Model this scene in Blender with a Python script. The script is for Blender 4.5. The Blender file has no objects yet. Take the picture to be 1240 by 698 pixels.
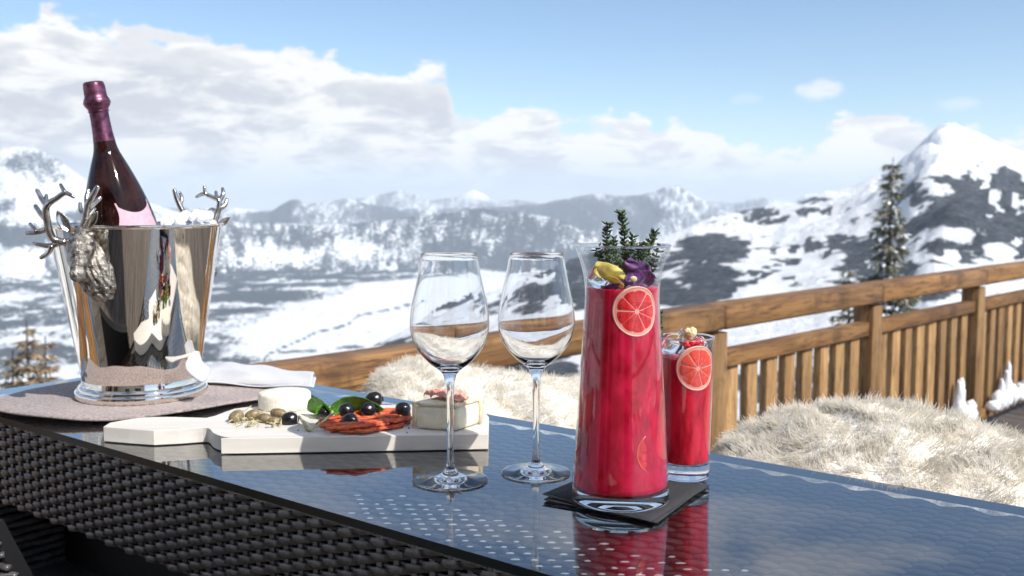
import bpy, bmesh, math, random
import numpy as np
from mathutils import Vector, Matrix, Euler
random.seed(7)
rng = np.random.default_rng(11)
PI = math.pi
scene = bpy.context.scene
COL = scene.collection

# ------------------------------------------------------------------ camera
EYE = 1.30
PITCH = math.atan(109 / 1200)
CP, SP = math.cos(PITCH), math.sin(PITCH)
FPX = 1200.0
cam_d = bpy.data.cameras.new("camera")
cam = bpy.data.objects.new("camera", cam_d)
COL.objects.link(cam)
cam.location = (0, 0, EYE)
cam.rotation_euler = (PI / 2 - PITCH, 0, 0)
cam_d.sensor_width = 36.0
cam_d.lens = 36.0 * FPX / 1240
cam_d.clip_start = 0.02
cam_d.clip_end = 150000
cam_d.dof.use_dof = True
cam_d.dof.focus_distance = 1.06
cam_d.dof.aperture_fstop = 9.5
scene.camera = cam

# ------------------------------------------------------------------ sun, sky, exposure
SUN_EL = math.radians(43)
sun_h = Vector((0.75, -0.66)).normalized()          # horizontal direction towards the sun
SUN_DIR = Vector((sun_h.x * math.cos(SUN_EL), sun_h.y * math.cos(SUN_EL), math.sin(SUN_EL)))
sun_d = bpy.data.lights.new("sun", 'SUN')
sun_d.energy = 4.4
sun_d.angle = math.radians(0.5)
sun_d.color = (1.0, 0.955, 0.89)
sun = bpy.data.objects.new("sun", sun_d)
COL.objects.link(sun)
sun.rotation_euler = SUN_DIR.to_track_quat('Z', 'Y').to_euler()
scene.view_settings.view_transform = 'Standard'
scene.view_settings.look = 'None'
scene.view_settings.exposure = 0.36
scene.view_settings.gamma = 1.0
scene.cycles.max_bounces = 14
scene.cycles.transparent_max_bounces = 24
scene.cycles.transmission_bounces = 12
scene.cycles.glossy_bounces = 6
scene.cycles.diffuse_bounces = 3
scene.cycles.volume_bounces = 1
scene.cycles.sample_clamp_indirect = 6
scene.cycles.blur_glossy = 0.3


def ray(px, py):
    cx = (px - 620) / FPX
    cy = (349 - py) / FPX
    return Vector((cx, CP + cy * SP, -SP + cy * CP))


def P(px, py, z):
    d = ray(px, py)
    t = (z - EYE) / d.z
    return Vector((d.x * t, d.y * t, z))


def D(px, py, y):
    d = ray(px, py)
    t = y / d.y
    return Vector((d.x * t, y, EYE + d.z * t))


def slope(px, py):
    d = ray(px, py)
    return d.z / math.hypot(d.x, d.y)


# ------------------------------------------------------------------ world
world = bpy.data.worlds.new("World")
scene.world = world
world.use_nodes = True


class NT:
    """tiny node helper"""
    def __init__(s, tree):
        s.t = tree
        s.n = tree.nodes
        s.l = tree.links

    def add(s, typ, **kw):
        nd = s.n.new(typ)
        for k, v in kw.items():
            if k.startswith('i_'):
                key = k[2:]
                nd.inputs[int(key) if key.isdigit() else key.replace('_', ' ')].default_value = v
            else:
                setattr(nd, k, v)
        return nd

    def link(s, a, b):
        s.l.new(a, b)

    def math(s, op, a, b=None, c=None, clamp=False):
        nd = s.n.new('ShaderNodeMath')
        nd.operation = op
        nd.use_clamp = clamp
        for i, v in enumerate((a, b, c)):
            if v is None:
                continue
            if isinstance(v, (int, float)):
                nd.inputs[i].default_value = v
            else:
                s.l.new(v, nd.inputs[i])
        return nd.outputs[0]

    def mix(s, fac, a, b, blend='MIX'):
        nd = s.n.new('ShaderNodeMix')
        nd.data_type = 'RGBA'
        nd.blend_type = blend
        for idx, v in ((0, fac), (6, a), (7, b)):
            if isinstance(v, (int, float)):
                nd.inputs[idx].default_value = v
            elif isinstance(v, (tuple, list)):
                nd.inputs[idx].default_value = (v[0], v[1], v[2], 1)
            else:
                s.l.new(v, nd.inputs[idx])
        return nd.outputs[2]

    def noise(s, vec, scale, detail=4, rough=0.55, dist=0.0):
        nd = s.add('ShaderNodeTexNoise')
        nd.inputs['Scale'].default_value = scale
        nd.inputs['Detail'].default_value = detail
        nd.inputs['Roughness'].default_value = rough
        nd.inputs['Distortion'].default_value = dist
        if vec is not None:
            s.l.new(vec, nd.inputs['Vector'])
        return nd.outputs['Fac']

    def mapping(s, vec, scale=(1, 1, 1), loc=(0, 0, 0), rot=(0, 0, 0)):
        nd = s.add('ShaderNodeMapping')
        nd.inputs['Scale'].default_value = scale
        nd.inputs['Location'].default_value = loc
        nd.inputs['Rotation'].default_value = rot
        s.l.new(vec, nd.inputs['Vector'])
        return nd.outputs[0]

    def range(s, v, a, b, c=0.0, d=1.0, smooth=True):
        nd = s.add('ShaderNodeMapRange')
        nd.interpolation_type = 'SMOOTHSTEP' if smooth else 'LINEAR'
        for i, x in enumerate((v, a, b, c, d)):
            if isinstance(x, (int, float)):
                nd.inputs[i].default_value = x
            else:
                s.l.new(x, nd.inputs[i])
        return nd.outputs[0]


w = NT(world.node_tree)
bg = w.n['Background']
bg.inputs['Strength'].default_value = 0.14
sky = w.add('ShaderNodeTexSky')
sky.sky_type = 'NISHITA'
sky.sun_disc = False
sky.sun_elevation = SUN_EL
sky.sun_rotation = math.atan2(sun_h.x, sun_h.y)
sky.altitude = 1600
sky.air_density = 1.0
sky.dust_density = 1.6
sky.ozone_density = 1.3
tc = w.add('ShaderNodeTexCoord')
sep = w.add('ShaderNodeSeparateXYZ')
w.link(tc.outputs['Generated'], sep.inputs[0])
X, Y, Z = sep.outputs
az = w.math('ARCTAN2', X, Y)
hyp = w.math('SQRT', w.math('ADD', w.math('MULTIPLY', X, X), w.math('MULTIPLY', Y, Y)))
elev = w.math('DIVIDE', Z, w.math('MAXIMUM', hyp, 0.01))
# upper edge of the cloud bank as a function of azimuth
edge = [(-60, 12), (0, 18), (60, 12), (100, 24), (200, 44), (270, 46), (330, 56), (385, 68), (402, 62), (415, 76), (480, 80), (530, 84),
        (543, 92), (556, 146), (600, 142), (640, 128), (665, 142), (700, 155), (760, 152), (810, 152), (840, 168),
        (900, 178), (960, 176), (1000, 158), (1060, 138), (1100, 142), (1150, 156), (1240, 158), (1300, 160)]
cur = w.add('ShaderNodeFloatCurve')
cm = cur.mapping
cm.use_clip = False
pts = [((math.atan2(ray(x, y).x, ray(x, y).y) + 0.6) / 1.2, slope(x, y) * 4) for x, y in edge]
c0 = cm.curves[0]
c0.points[0].location = pts[0]
c0.points[1].location = pts[-1]
for p_ in pts[1:-1]:
    c0.points.new(*p_)
for p_ in c0.points:
    p_.handle_type = 'AUTO_CLAMPED'
cm.update()
w.link(w.math('DIVIDE', w.math('ADD', az, 0.6), 1.2, clamp=True), cur.inputs['Value'])
e_edge = w.math('DIVIDE', cur.outputs[0], 4.0)
vec = w.mapping(tc.outputs['Generated'], scale=(1, 1, 2.2))
n1 = w.noise(vec, 9, 8, 0.58, 0.3)
n2 = w.noise(vec, 26, 8, 0.6, 0.2)
wob = w.math('ADD', w.math('MULTIPLY', w.math('SUBTRACT', n1, 0.5), 0.075), w.math('MULTIPLY', w.math('SUBTRACT', n2, 0.5), 0.075))
diff = w.math('ADD', w.math('SUBTRACT', e_edge, elev), wob)
cm1 = w.range(diff, -0.002, 0.010)
# a small lone cloud and thin scattered clouds higher up
def puff(px, py, wx, wz, amt):
    d = ray(px, py)
    a0 = math.atan2(d.x, d.y)
    e0 = slope(px, py)
    da = w.math('DIVIDE', w.math('SUBTRACT', az, a0), wx)
    de = w.math('DIVIDE', w.math('SUBTRACT', elev, e0), wz)
    q = w.math('ADD', w.math('MULTIPLY', da, da), w.math('MULTIPLY', de, de))
    q = w.math('ADD', q, w.math('MULTIPLY', w.math('SUBTRACT', n2, 0.5), 3.2))
    return w.math('MULTIPLY', w.range(q, 0.1, 1.3, 1.0, 0.0), amt)
p1 = puff(991, 109, 0.022, 0.0105, 0.7)
p2 = puff(1158, 126, 0.02, 0.007, 0.35)
p3 = puff(905, 120, 0.02, 0.006, 0.25)
high = w.noise(w.mapping(tc.outputs['Generated'], scale=(1, 1, 3.0), loc=(3.1, 1.7, 0.4)), 3.4, 7, 0.6, 0.5)
cm2 = w.math('MULTIPLY', w.range(high, 0.44, 0.62), w.range(elev, 0.25, 0.36, 0.0, 0.6))
cloud = w.math('MAXIMUM', cm1, w.math('MAXIMUM', w.math('MAXIMUM', p1, p2), w.math('MAXIMUM', p3, cm2)))
# cloud colour: lit tops, greyer bellies
n3 = w.noise(w.mapping(tc.outputs['Generated'], scale=(1, 1, 3.4), loc=(0.3, 0.9, 0)), 11, 8, 0.62, 0.4)
top = w.range(diff, 0.0, 0.05, 0.6, 0.0)
lit = w.math('ADD', w.range(n3, 0.42, 0.60, 0.0, 1.0), top, clamp=True)
ccol = w.mix(lit, (3.7, 3.85, 4.2), (5.7, 5.68, 5.65))
hz = w.range(elev, 0.0, 0.055, 1.0, 0.0)
ccol = w.mix(w.math('MULTIPLY', hz, 0.8), ccol, (3.75, 4.15, 4.65))
sky_t = w.mix(1.0, sky.outputs[0], (0.79, 0.84, 0.87), 'MULTIPLY')
allc = w.mix(cloud, sky_t, ccol)
w.link(allc, bg.inputs['Color'])

# ------------------------------------------------------------------ mesh helpers
class MB:
    def __init__(s):
        s.v = []
        s.f = []
        s.m = []

    def add(s, vs, fs, mi=0):
        b = len(s.v)
        s.v.extend([tuple(v) for v in vs])
        s.f.extend([tuple(i + b for i in f) for f in fs])
        s.m.extend([mi] * len(fs))
        return s

    def box(s, c, size, rot=None, mi=0):
        sx, sy, sz = (q / 2 for q in size)
        vs = [Vector((x, y, z)) for x in (-sx, sx) for y in (-sy, sy) for z in (-sz, sz)]
        if rot is not None:
            vs = [rot @ v for v in vs]
        c = Vector(c)
        s.add([v + c for v in vs], [(0, 1, 3, 2), (4, 6, 7, 5), (0, 4, 5, 1), (2, 3, 7, 6), (0, 2, 6, 4), (1, 5, 7, 3)], mi)
        return s

    def lathe(s, prof, seg=64, c=(0, 0, 0), mi=0, closed=False):
        c = Vector(c)
        n = len(prof)
        vs = []
        idx = []
        for (r, z) in prof:
            if r < 1e-6:
                idx.append([len(vs)])
                vs.append(c + Vector((0, 0, z)))
            else:
                idx.append(list(range(len(vs), len(vs) + seg)))
                for k in range(seg):
                    a = 2 * PI * k / seg
                    vs.append(c + Vector((r * math.cos(a), r * math.sin(a), z)))
        fs = []
        rngk = range(n if closed else n - 1)
        for i in rngk:
            A, B = idx[i], idx[(i + 1) % n]
            if len(A) == 1 and len(B) == 1:
                continue
            for k in range(seg):
                k2 = (k + 1) % seg
                if len(A) == 1:
                    fs.append((A[0], B[k2], B[k]))
                elif len(B) == 1:
                    fs.append((A[k], A[k2], B[0]))
                else:
                    fs.append((A[k], A[k2], B[k2], B[k]))
        s.add(vs, fs, mi)
        return s

    def tube(s, path, rad, seg=8, mi=0, flat=1.0, cap=True):
        path = [Vector(p) for p in path]
        n = len(path)
        if not isinstance(rad, (list, tuple)):
            rad = [rad] * n
        vs = []
        ref = None
        for i, p in enumerate(path):
            t = (path[min(i + 1, n - 1)] - path[max(i - 1, 0)])
            if t.length < 1e-9:
                t = Vector((0, 0, 1))
            t.normalize()
            if ref is None:
                ref = Vector((0, 0, 1)) if abs(t.z) < 0.9 else Vector((1, 0, 0))
            a = (ref - t * ref.dot(t))
            if a.length < 1e-6:
                a = t.orthogonal()
            a.normalize()
            b = t.cross(a)
            ref = a
            for k in range(seg):
                an = 2 * PI * k / seg
                vs.append(p + a * (math.cos(an) * rad[i] * flat) + b * (math.sin(an) * rad[i]))
        fs = []
        for i in range(n - 1):
            for k in range(seg):
                k2 = (k + 1) % seg
                fs.append((i * seg + k, i * seg + k2, (i + 1) * seg + k2, (i + 1) * seg + k))
        if cap:
            fs.append(tuple(range(seg - 1, -1, -1)))
            fs.append(tuple((n - 1) * seg + k for k in range(seg)))
        s.add(vs, fs, mi)
        return s

    def ball(s, c, r, rot=None, seg=16, rings=10, fn=None, mi=0):
        c = Vector(c)
        if not isinstance(r, (tuple, list)):
            r = (r, r, r)
        vs = []
        for i in range(rings + 1):
            th = PI * i / rings
            for k in range(seg):
                a = 2 * PI * k / seg
                d = Vector((math.sin(th) * math.cos(a), math.sin(th) * math.sin(a), math.cos(th)))
                q = fn(d) if fn else 1.0
                v = Vector((d.x * r[0] * q, d.y * r[1] * q, d.z * r[2] * q))
                if rot is not None:
                    v = rot @ v
                vs.append(c + v)
        fs = []
        for i in range(rings):
            for k in range(seg):
                k2 = (k + 1) % seg
                if i == 0:
                    fs.append((k, (i + 1) * seg + k, (i + 1) * seg + k2))
                elif i == rings - 1:
                    fs.append((i * seg + k, (i + 1) * seg + k, i * seg + k2))
                else:
                    fs.append((i * seg + k, (i + 1) * seg + k, (i + 1) * seg + k2, i * seg + k2))
        s.add(vs, fs, mi)
        return s

    def prism(s, poly, z0, z1, mi=0):
        """poly: list of xy (ccw); z0,z1 numbers"""
        n = len(poly)
        vs = [(p[0], p[1], z0) for p in poly] + [(p[0], p[1], z1) for p in poly]
        fs = [tuple(range(n - 1, -1, -1)), tuple(range(n, 2 * n))]
        fs += [(i, (i + 1) % n, n + (i + 1) % n, n + i) for i in range(n)]
        s.add(vs, fs, mi)
        return s


def setp(o, label=None, cat=None, group=None, kind=None):
    if label: o['label'] = label
    if cat: o['category'] = cat
    if group: o['group'] = group
    if kind: o['kind'] = kind
    return o


def obj(name, mb, mat, parent=None, origin=None, smooth=True, bevel=0.0, sub=0, autosmooth=None, solid=0.0):
    o_loc = Vector((0, 0, 0))
    if parent is not None:
        o_loc = Vector(parent.get('_w', (0, 0, 0)))
    if origin is not None:
        o_loc = Vector(origin)
    me = bpy.data.meshes.new(name)
    me.from_pydata([(v[0] - o_loc.x, v[1] - o_loc.y, v[2] - o_loc.z) for v in mb.v], [], mb.f)
    mats = mat if isinstance(mat, (list, tuple)) else [mat]
    for m in mats:
        me.materials.append(m)
    if len(mats) > 1:
        me.polygons.foreach_set('material_index', mb.m)
    if smooth:
        me.polygons.foreach_set('use_smooth', [True] * len(me.polygons))
    me.update()
    o = bpy.data.objects.new(name, me)
    COL.objects.link(o)
    if parent is not None:
        o.parent = parent
        pl = Vector(parent.get('_w', (0, 0, 0)))
        o.location = o_loc - pl
    else:
        o.location = o_loc
    o['_w'] = tuple(o_loc)
    if solid:
        md = o.modifiers.new('solid', 'SOLIDIFY')
        md.thickness = solid
    if bevel:
        md = o.modifiers.new('bevel', 'BEVEL')
        md.width = bevel
        md.segments = 2
        md.limit_method = 'ANGLE'
        md.angle_limit = math.radians(35)
    if sub:
        md = o.modifiers.new('sub', 'SUBSURF')
        md.levels = sub
        md.render_levels = sub
    if autosmooth and smooth:
        me.set_sharp_from_angle(angle=math.radians(autosmooth))
    return o


def empty(name, loc, label=None, cat=None, group=None):
    o = bpy.data.objects.new(name, None)
    o.empty_display_size = 0.05
    COL.objects.link(o)
    o.location = loc
    o['_w'] = tuple(loc)
    return setp(o, label, cat, group)


def copy_obj(o, parent=None, loc=None, rot=None, scale=None):
    c = o.copy()
    COL.objects.link(c)
    if parent is not None:
        c.parent = parent
    if loc is not None:
        c.location = loc
        if parent is None:
            c['_w'] = tuple(loc)
    if rot is not None:
        c.rotation_euler = rot
    if scale is not None:
        c.scale = scale
    return c


def copy_tree(root, loc, rot=None, scale=None, label=None):
    kids = [k for k in bpy.data.objects if k.parent == root]
    c = copy_obj(root, None, loc, rot, scale)
    if label: c['label'] = label
    for k in kids:
        kk = copy_obj(k, c)
        for g in [q for q in bpy.data.objects if q.parent == k]:
            copy_obj(g, kk)
    return c


# ------------------------------------------------------------------ materials
def pmat(name, col, rough=0.5, metal=0.0, var=0.0, vscale=20, bump=0.0, bscale=60, bdist=0.001, col2=None, spec=0.5,
         coat=0.0, sss=0.0, sssr=(1, .3, .2), ssss=0.01, trans=0.0, ior=1.45, detail=5, stretch=(1, 1, 1), rand=0.0, sheen=0.0):
    m = bpy.data.materials.new(name)
    m.use_nodes = True
    t = NT(m.node_tree)
    b = t.n['Principled BSDF']
    b.inputs['Roughness'].default_value = rough
    b.inputs['Metallic'].default_value = metal
    b.inputs['Specular IOR Level'].default_value = spec
    b.inputs['Coat Weight'].default_value = coat
    b.inputs['Coat Roughness'].default_value = 0.05
    b.inputs['Subsurface Weight'].default_value = sss
    b.inputs['Subsurface Radius'].default_value = sssr
    b.inputs['Subsurface Scale'].default_value = ssss
    b.inputs['Transmission Weight'].default_value = trans
    b.inputs['IOR'].default_value = ior
    b.inputs['Sheen Weight'].default_value = sheen
    tcn = t.add('ShaderNodeTexCoord')
    v = t.mapping(tcn.outputs['Object'], scale=stretch)
    c = (col[0], col[1], col[2])
    if var or col2:
        nz = t.noise(v, vscale, detail, 0.6)
        f = t.range(nz, 0.33, 0.67)
        c2 = col2 or tuple(max(0, q * (1 - var)) for q in col)
        c = t.mix(f, c2, tuple(q * (1 + var * 0.4) for q in col) if not col2 else col)
    if rand:
        oi = t.add('ShaderNodeObjectInfo')
        k = t.range(oi.outputs['Random'], 0, 1, 1 - rand, 1 + rand, smooth=False)
        comb = t.add('ShaderNodeCombineColor')
        for i in range(3):
            t.link(k, comb.inputs[i])
        c = t.mix(1.0, c, comb.outputs[0], 'MULTIPLY')
    if isinstance(c, tuple):
        b.inputs['Base Color'].default_value = (*c, 1)
    else:
        t.link(c, b.inputs['Base Color'])
    if bump:
        bp = t.add('ShaderNodeBump')
        bp.inputs['Strength'].default_value = bump
        bp.inputs['Distance'].default_value = bdist
        t.link(t.noise(v, bscale, 5, 0.6), bp.inputs['Height'])
        t.link(bp.outputs[0], b.inputs['Normal'])
    return m


def wood_mat(name, c1, c2, c3, axis, rough=0.6, scale=1.0, rand=0.15):
    m = bpy.data.materials.new(name)
    m.use_nodes = True
    t = NT(m.node_tree)
    b = t.n['Principled BSDF']
    b.inputs['Roughness'].default_value = rough
    b.inputs['Specular IOR Level'].default_value = 0.3
    tcn = t.add('ShaderNodeTexCoord')
    oi = t.add('ShaderNodeObjectInfo')
    st = [9.0, 9.0, 9.0]
    st[axis] = 0.7
    mp = t.add('ShaderNodeMapping')
    mp.inputs['Scale'].default_value = [q * scale for q in st]
    t.link(tcn.outputs['Object'], mp.inputs['Vector'])
    cx = t.add('ShaderNodeCombineXYZ')
    r10 = t.math('MULTIPLY', oi.outputs['Random'], 37.0)
    for i in range(3):
        t.link(r10, cx.inputs[i])
    t.link(cx.outputs[0], mp.inputs['Location'])
    grain = t.noise(mp.outputs[0], 9, 7, 0.65, 0.6)
    broad = t.noise(mp.outputs[0], 1.7, 4, 0.6, 0.8)
    c = t.mix(t.range(broad, 0.35, 0.68), c1, c2)
    c = t.mix(t.range(grain, 0.48, 0.66, 0, 0.9), c, c3)
    blot = t.noise(tcn.outputs['Object'], 5.5 * scale, 5, 0.7)
    c = t.mix(t.range(blot, 0.52, 0.68, 0, 0.55), c, tuple(q * 0.8 for q in c3))
    k = t.range(oi.outputs['Random'], 0, 1, 1 - rand, 1 + rand, smooth=False)
    comb = t.add('ShaderNodeCombineColor')
    for i in range(3):
        t.link(k, comb.inputs[i])
    c = t.mix(1.0, c, comb.outputs[0], 'MULTIPLY')
    t.link(c, b.inputs['Base Color'])
    bp = t.add('ShaderNodeBump')
    bp.inputs['Strength'].default_value = 0.5
    bp.inputs['Distance'].default_value = 0.003
    t.link(grain, bp.inputs['Height'])
    t.link(bp.outputs[0], b.inputs['Normal'])
    return m


def glass_mat(name, tint=(1, 1, 1), ior=1.5):
    m = bpy.data.materials.new(name)
    m.use_nodes = True
    t = NT(m.node_tree)
    t.n.remove(t.n['Principled BSDF'])
    g = t.add('ShaderNodeBsdfGlass')
    g.inputs['Color'].default_value = (*tint, 1)
    g.inputs['Roughness'].default_value = 0.0
    g.inputs['IOR'].default_value = ior
    t.link(g.outputs[0], t.n['Material Output'].inputs[0])
    return m


def thin_glass(name, tint=(0.97, 0.98, 0.98), ior=1.5, rough=0.0, gcol=(1, 1, 1), double=False):
    """single-wall glass: passes straight through, mirrors by Fresnel"""
    m = bpy.data.materials.new(name)
    m.use_nodes = True
    t = NT(m.node_tree)
    t.n.remove(t.n['Principled BSDF'])
    tr = t.add('ShaderNodeBsdfTransparent')
    tr.inputs[0].default_value = (*tint, 1)
    gl = t.add('ShaderNodeBsdfGlossy')
    gl.inputs['Color'].default_value = (*gcol, 1)
    gl.inputs['Roughness'].default_value = rough
    fr = t.add('ShaderNodeFresnel')
    # a wall this thin has no inside: use the same index whichever side is met
    ge = t.add('ShaderNodeNewGeometry')
    t.link(t.math('ADD', ior, t.math('MULTIPLY', ge.outputs['Backfacing'], 1 / ior - ior)), fr.inputs[0])
    mx = t.add('ShaderNodeMixShader')
    fac = fr.outputs[0]
    if double:                                   # both faces of the pane mirror: 2R / (1 + R)
        fac = t.math('DIVIDE', t.math('MULTIPLY', fac, 2.0), t.math('ADD', fac, 1.0))
    t.link(fac, mx.inputs[0])
    t.link(tr.outputs[0], mx.inputs[1])
    t.link(gl.outputs[0], mx.inputs[2])
    t.link(mx.outputs[0], t.n['Material Output'].inputs[0])
    return m


M = {}
M['wood_x'] = wood_mat('wood_rail', (0.18, 0.092, 0.038), (0.33, 0.175, 0.066), (0.070, 0.038, 0.022), 0)
M['wood_z'] = wood_mat('wood_upright', (0.30, 0.165, 0.068), (0.47, 0.285, 0.125), (0.14, 0.075, 0.034), 2, rand=0.35)
M['deck'] = wood_mat('deck_wood', (0.10, 0.085, 0.075), (0.17, 0.145, 0.125), (0.06, 0.05, 0.045), 1, rough=0.8, scale=0.6)
M['snow'] = pmat('snow', (0.80, 0.82, 0.85), 0.75, var=0.05, vscale=8, bump=0.8, bscale=25, bdist=0.01)
M['chrome'] = pmat('polished_steel', (0.84, 0.785, 0.71), 0.025, 1.0)
M['pewter'] = pmat('worn_silver', (0.42, 0.385, 0.34), 0.3, 1.0, var=0.75, vscale=130, bump=1.0, bscale=330, bdist=0.0022)
M['pewter_smooth'] = pmat('silver', (0.62, 0.585, 0.54), 0.2, 1.0, var=0.35, vscale=90, bump=0.35, bscale=120, bdist=0.001)
M['felt'] = pmat('taupe_felt', (0.345, 0.288, 0.278), 0.95, var=0.42, vscale=260, bump=0.6, bscale=700, bdist=0.0008, sheen=0.2, spec=0.1)
M['linen'] = pmat('white_linen', (0.52, 0.535, 0.57), 0.85, var=0.04, vscale=30, bump=0.4, bscale=900, bdist=0.0003, spec=0.2)
M['board'] = pmat('white_board', (0.70, 0.665, 0.61), 0.5, var=0.10, vscale=9, bump=0.15, bscale=120, bdist=0.0004, stretch=(0.5, 5, 5))
M['wicker'] = pmat('black_wicker', (0.070, 0.064, 0.064), 0.32, var=0.4, vscale=120, bump=0.25, bscale=500, bdist=0.0004, rand=0.25, spec=0.6)
M['glint'] = pmat('painted_glint', (0.84, 0.85, 0.86), 0.5)  # white of the painted sun glints
M['black'] = pmat('black_frame', (0.006, 0.006, 0.007), 0.6)
M['black_paper'] = pmat('black_napkin', (0.032, 0.033, 0.036), 0.85, var=0.3, vscale=300, bump=0.3, bscale=800, bdist=0.0003)
M['crystal'] = glass_mat('clear_crystal', (0.995, 0.998, 1.0), 1.5)
M['jug_glass'] = thin_glass('jug_glass', (0.975, 0.985, 0.985), 1.38)
M['table_glass'] = thin_glass('table_glass', (0.66, 0.69, 0.71), 1.58, double=True)
M['glass_edge'] = pmat('glass_edge', (0.004, 0.009, 0.008), 0.3, spec=0.25)
M['drink'] = pmat('red_drink', (0.80, 0.014, 0.085), 0.3, col2=(0.46, 0.002, 0.022), vscale=34, stretch=(1.5, 1.5, 0.9), spec=0.12, sss=0.6, sssr=(1, 0.10, 0.18), ssss=0.03, detail=3, trans=0.42, ior=1.34)
M['drink_light'] = pmat('foamy_red_drink', (0.74, 0.018, 0.055), 0.3, spec=0.12, col2=(0.36, 0.002, 0.012), vscale=40, sss=0.7, sssr=(1, 0.15, 0.2), ssss=0.02, stretch=(2, 2, 0.6), detail=5, trans=0.25, ior=1.34)
M['foam'] = pmat('pink_foam', (0.78, 0.22, 0.27), 0.5, var=0.3, vscale=300, bump=0.6, bscale=500, bdist=0.0008, sss=0.3, sssr=(1, .4, .4), ssss=0.004)
M['bottle'] = pmat('dark_bottle_glass', (0.022, 0.007, 0.006), 0.05, var=0.8, vscale=22, coat=0.0, spec=0.45, bump=0.05, bscale=12, bdist=0.004)
M['foil'] = pmat('burgundy_foil', (0.20, 0.075, 0.125), 0.36, 0.8, var=0.55, vscale=90, bump=0.5, bscale=140, bdist=0.001)
M['label'] = pmat('pink_label', (0.56, 0.36, 0.43), 0.55, var=0.12, vscale=180)
M['rind'] = pmat('citrus_rind', (0.80, 0.46, 0.36), 0.4, var=0.2, vscale=80)
M['pith'] = pmat('citrus_pith', (0.82, 0.33, 0.27), 0.5, var=0.15, vscale=120, sss=0.3, sssr=(1, .5, .4), ssss=0.003)
M['pulp'] = pmat('red_citrus_pulp', (0.62, 0.022, 0.028), 0.25, var=0.25, vscale=260, sss=0.5, sssr=(1, .3, .2), ssss=0.004, bump=0.4, bscale=400, bdist=0.0005, stretch=(1, 1, 1))
M['pulp2'] = pmat('pink_citrus_pulp', (0.72, 0.08, 0.055), 0.25, var=0.25, vscale=260, sss=0.5, sssr=(1, .3, .2), ssss=0.004, bump=0.4, bscale=400, bdist=0.0005)
M['ice'] = glass_mat('ice', (0.97, 0.98, 1.0), 1.31)
M['yellow'] = pmat('yellow_petal', (0.85, 0.66, 0.20), 0.5, var=0.35, vscale=90, sss=0.4, sssr=(1, .8, .2), ssss=0.003)
M['cream_petal'] = pmat('cream_petal', (0.85, 0.72, 0.42), 0.5, var=0.3, vscale=120, sss=0.4, sssr=(1, .8, .4), ssss=0.003)
M['purple'] = pmat('purple_petal', (0.13, 0.012, 0.16), 0.45, var=0.7, vscale=110, sheen=0.3, sss=0.2, sssr=(1, .2, 1), ssss=0.002)
M['herb'] = pmat('thyme_green', (0.075, 0.115, 0.05), 0.6, var=0.6, vscale=150, rand=0.2)
M['herb_stem'] = pmat('thyme_stem', (0.12, 0.07, 0.04), 0.7)
M['berry'] = pmat('red_currant', (0.55, 0.012, 0.02), 0.1, coat=0.6, sss=0.4, sssr=(1, .1, .1), ssss=0.004)
M['olive'] = pmat('black_olive', (0.010, 0.009, 0.013), 0.24, var=0.4, vscale=180, coat=0.15, bump=0.5, bscale=260, bdist=0.0008)
M['caper'] = pmat('caper_berry', (0.25, 0.19, 0.10), 0.38, var=0.45, vscale=140, bump=0.4, bscale=260, bdist=0.0006)
M['stalk'] = pmat('pale_stalk', (0.52, 0.46, 0.26), 0.4, var=0.3, vscale=120)
M['salami'] = pmat('dried_sausage', (0.72, 0.17, 0.055), 0.34, var=0.7, vscale=150, bump=0.7, bscale=320, bdist=0.0012, col2=(0.42, 0.035, 0.02), stretch=(0.6, 1.6, 1.6))
M['ham'] = pmat('cured_ham', (0.74, 0.40, 0.30), 0.4, col2=(0.58, 0.20, 0.14), vscale=70, bump=0.5, bscale=200, bdist=0.001, sss=0.3, sssr=(1, .4, .3), ssss=0.003)
M['basil'] = pmat('basil_leaf', (0.12, 0.34, 0.02), 0.4, var=0.5, vscale=60, bump=0.5, bscale=90, bdist=0.001)
M['cheese'] = pmat('cheese_paste', (0.82, 0.77, 0.60), 0.5, var=0.12, vscale=60, sss=0.3, sssr=(1, .8, .5), ssss=0.006, bump=0.2, bscale=150, bdist=0.0008)
M['cheese_rind'] = pmat('cheese_rind', (0.80, 0.74, 0.58), 0.75, col2=(0.62, 0.47, 0.28), vscale=75, bump=0.8, bscale=220, bdist=0.0012)
M['camembert'] = pmat('camembert_rind', (0.83, 0.78, 0.66), 0.8, var=0.18, vscale=90, bump=0.8, bscale=260, bdist=0.001)
M['wool'] = pmat('sheep_wool', (0.95, 0.925, 0.87), 0.8, col2=(0.95, 0.90, 0.80), vscale=16, spec=0.15)
_t = NT(M['wool'].node_tree)
_tl = _t.add('ShaderNodeBsdfTranslucent')
_tl.inputs[0].default_value = (0.95, 0.92, 0.86, 1)
_mx = _t.add('ShaderNodeMixShader')
_mx.inputs[0].default_value = 0.52
_t.link(_t.n['Principled BSDF'].outputs[0], _mx.inputs[1])
_t.link(_tl.outputs[0], _mx.inputs[2])
_t.link(_mx.outputs[0], _t.n['Material Output'].inputs[0])
M['hide'] = pmat('sheep_hide', (0.95, 0.92, 0.85), 0.9, col2=(0.92, 0.83, 0.68), vscale=30, bump=1.0, bscale=150, bdist=0.006)
M['chalet_wood'] = wood_mat('chalet_boards', (0.20, 0.10, 0.045), (0.36, 0.21, 0.10), (0.09, 0.045, 0.02), 2, scale=0.25, rand=0.35)
M['plaster'] = pmat('chalet_plaster', (0.72, 0.64, 0.50), 0.85, var=0.08, vscale=2)
M['dark_glass'] = pmat('window_glass', (0.01, 0.012, 0.016), 0.05, spec=0.8)
M['roof'] = pmat('roof_shingle', (0.09, 0.075, 0.065), 0.85, var=0.3, vscale=4)
M['bark'] = pmat('bark', (0.07, 0.05, 0.035), 0.9, var=0.4, vscale=9, bump=0.7, bscale=15, bdist=0.02)
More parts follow.
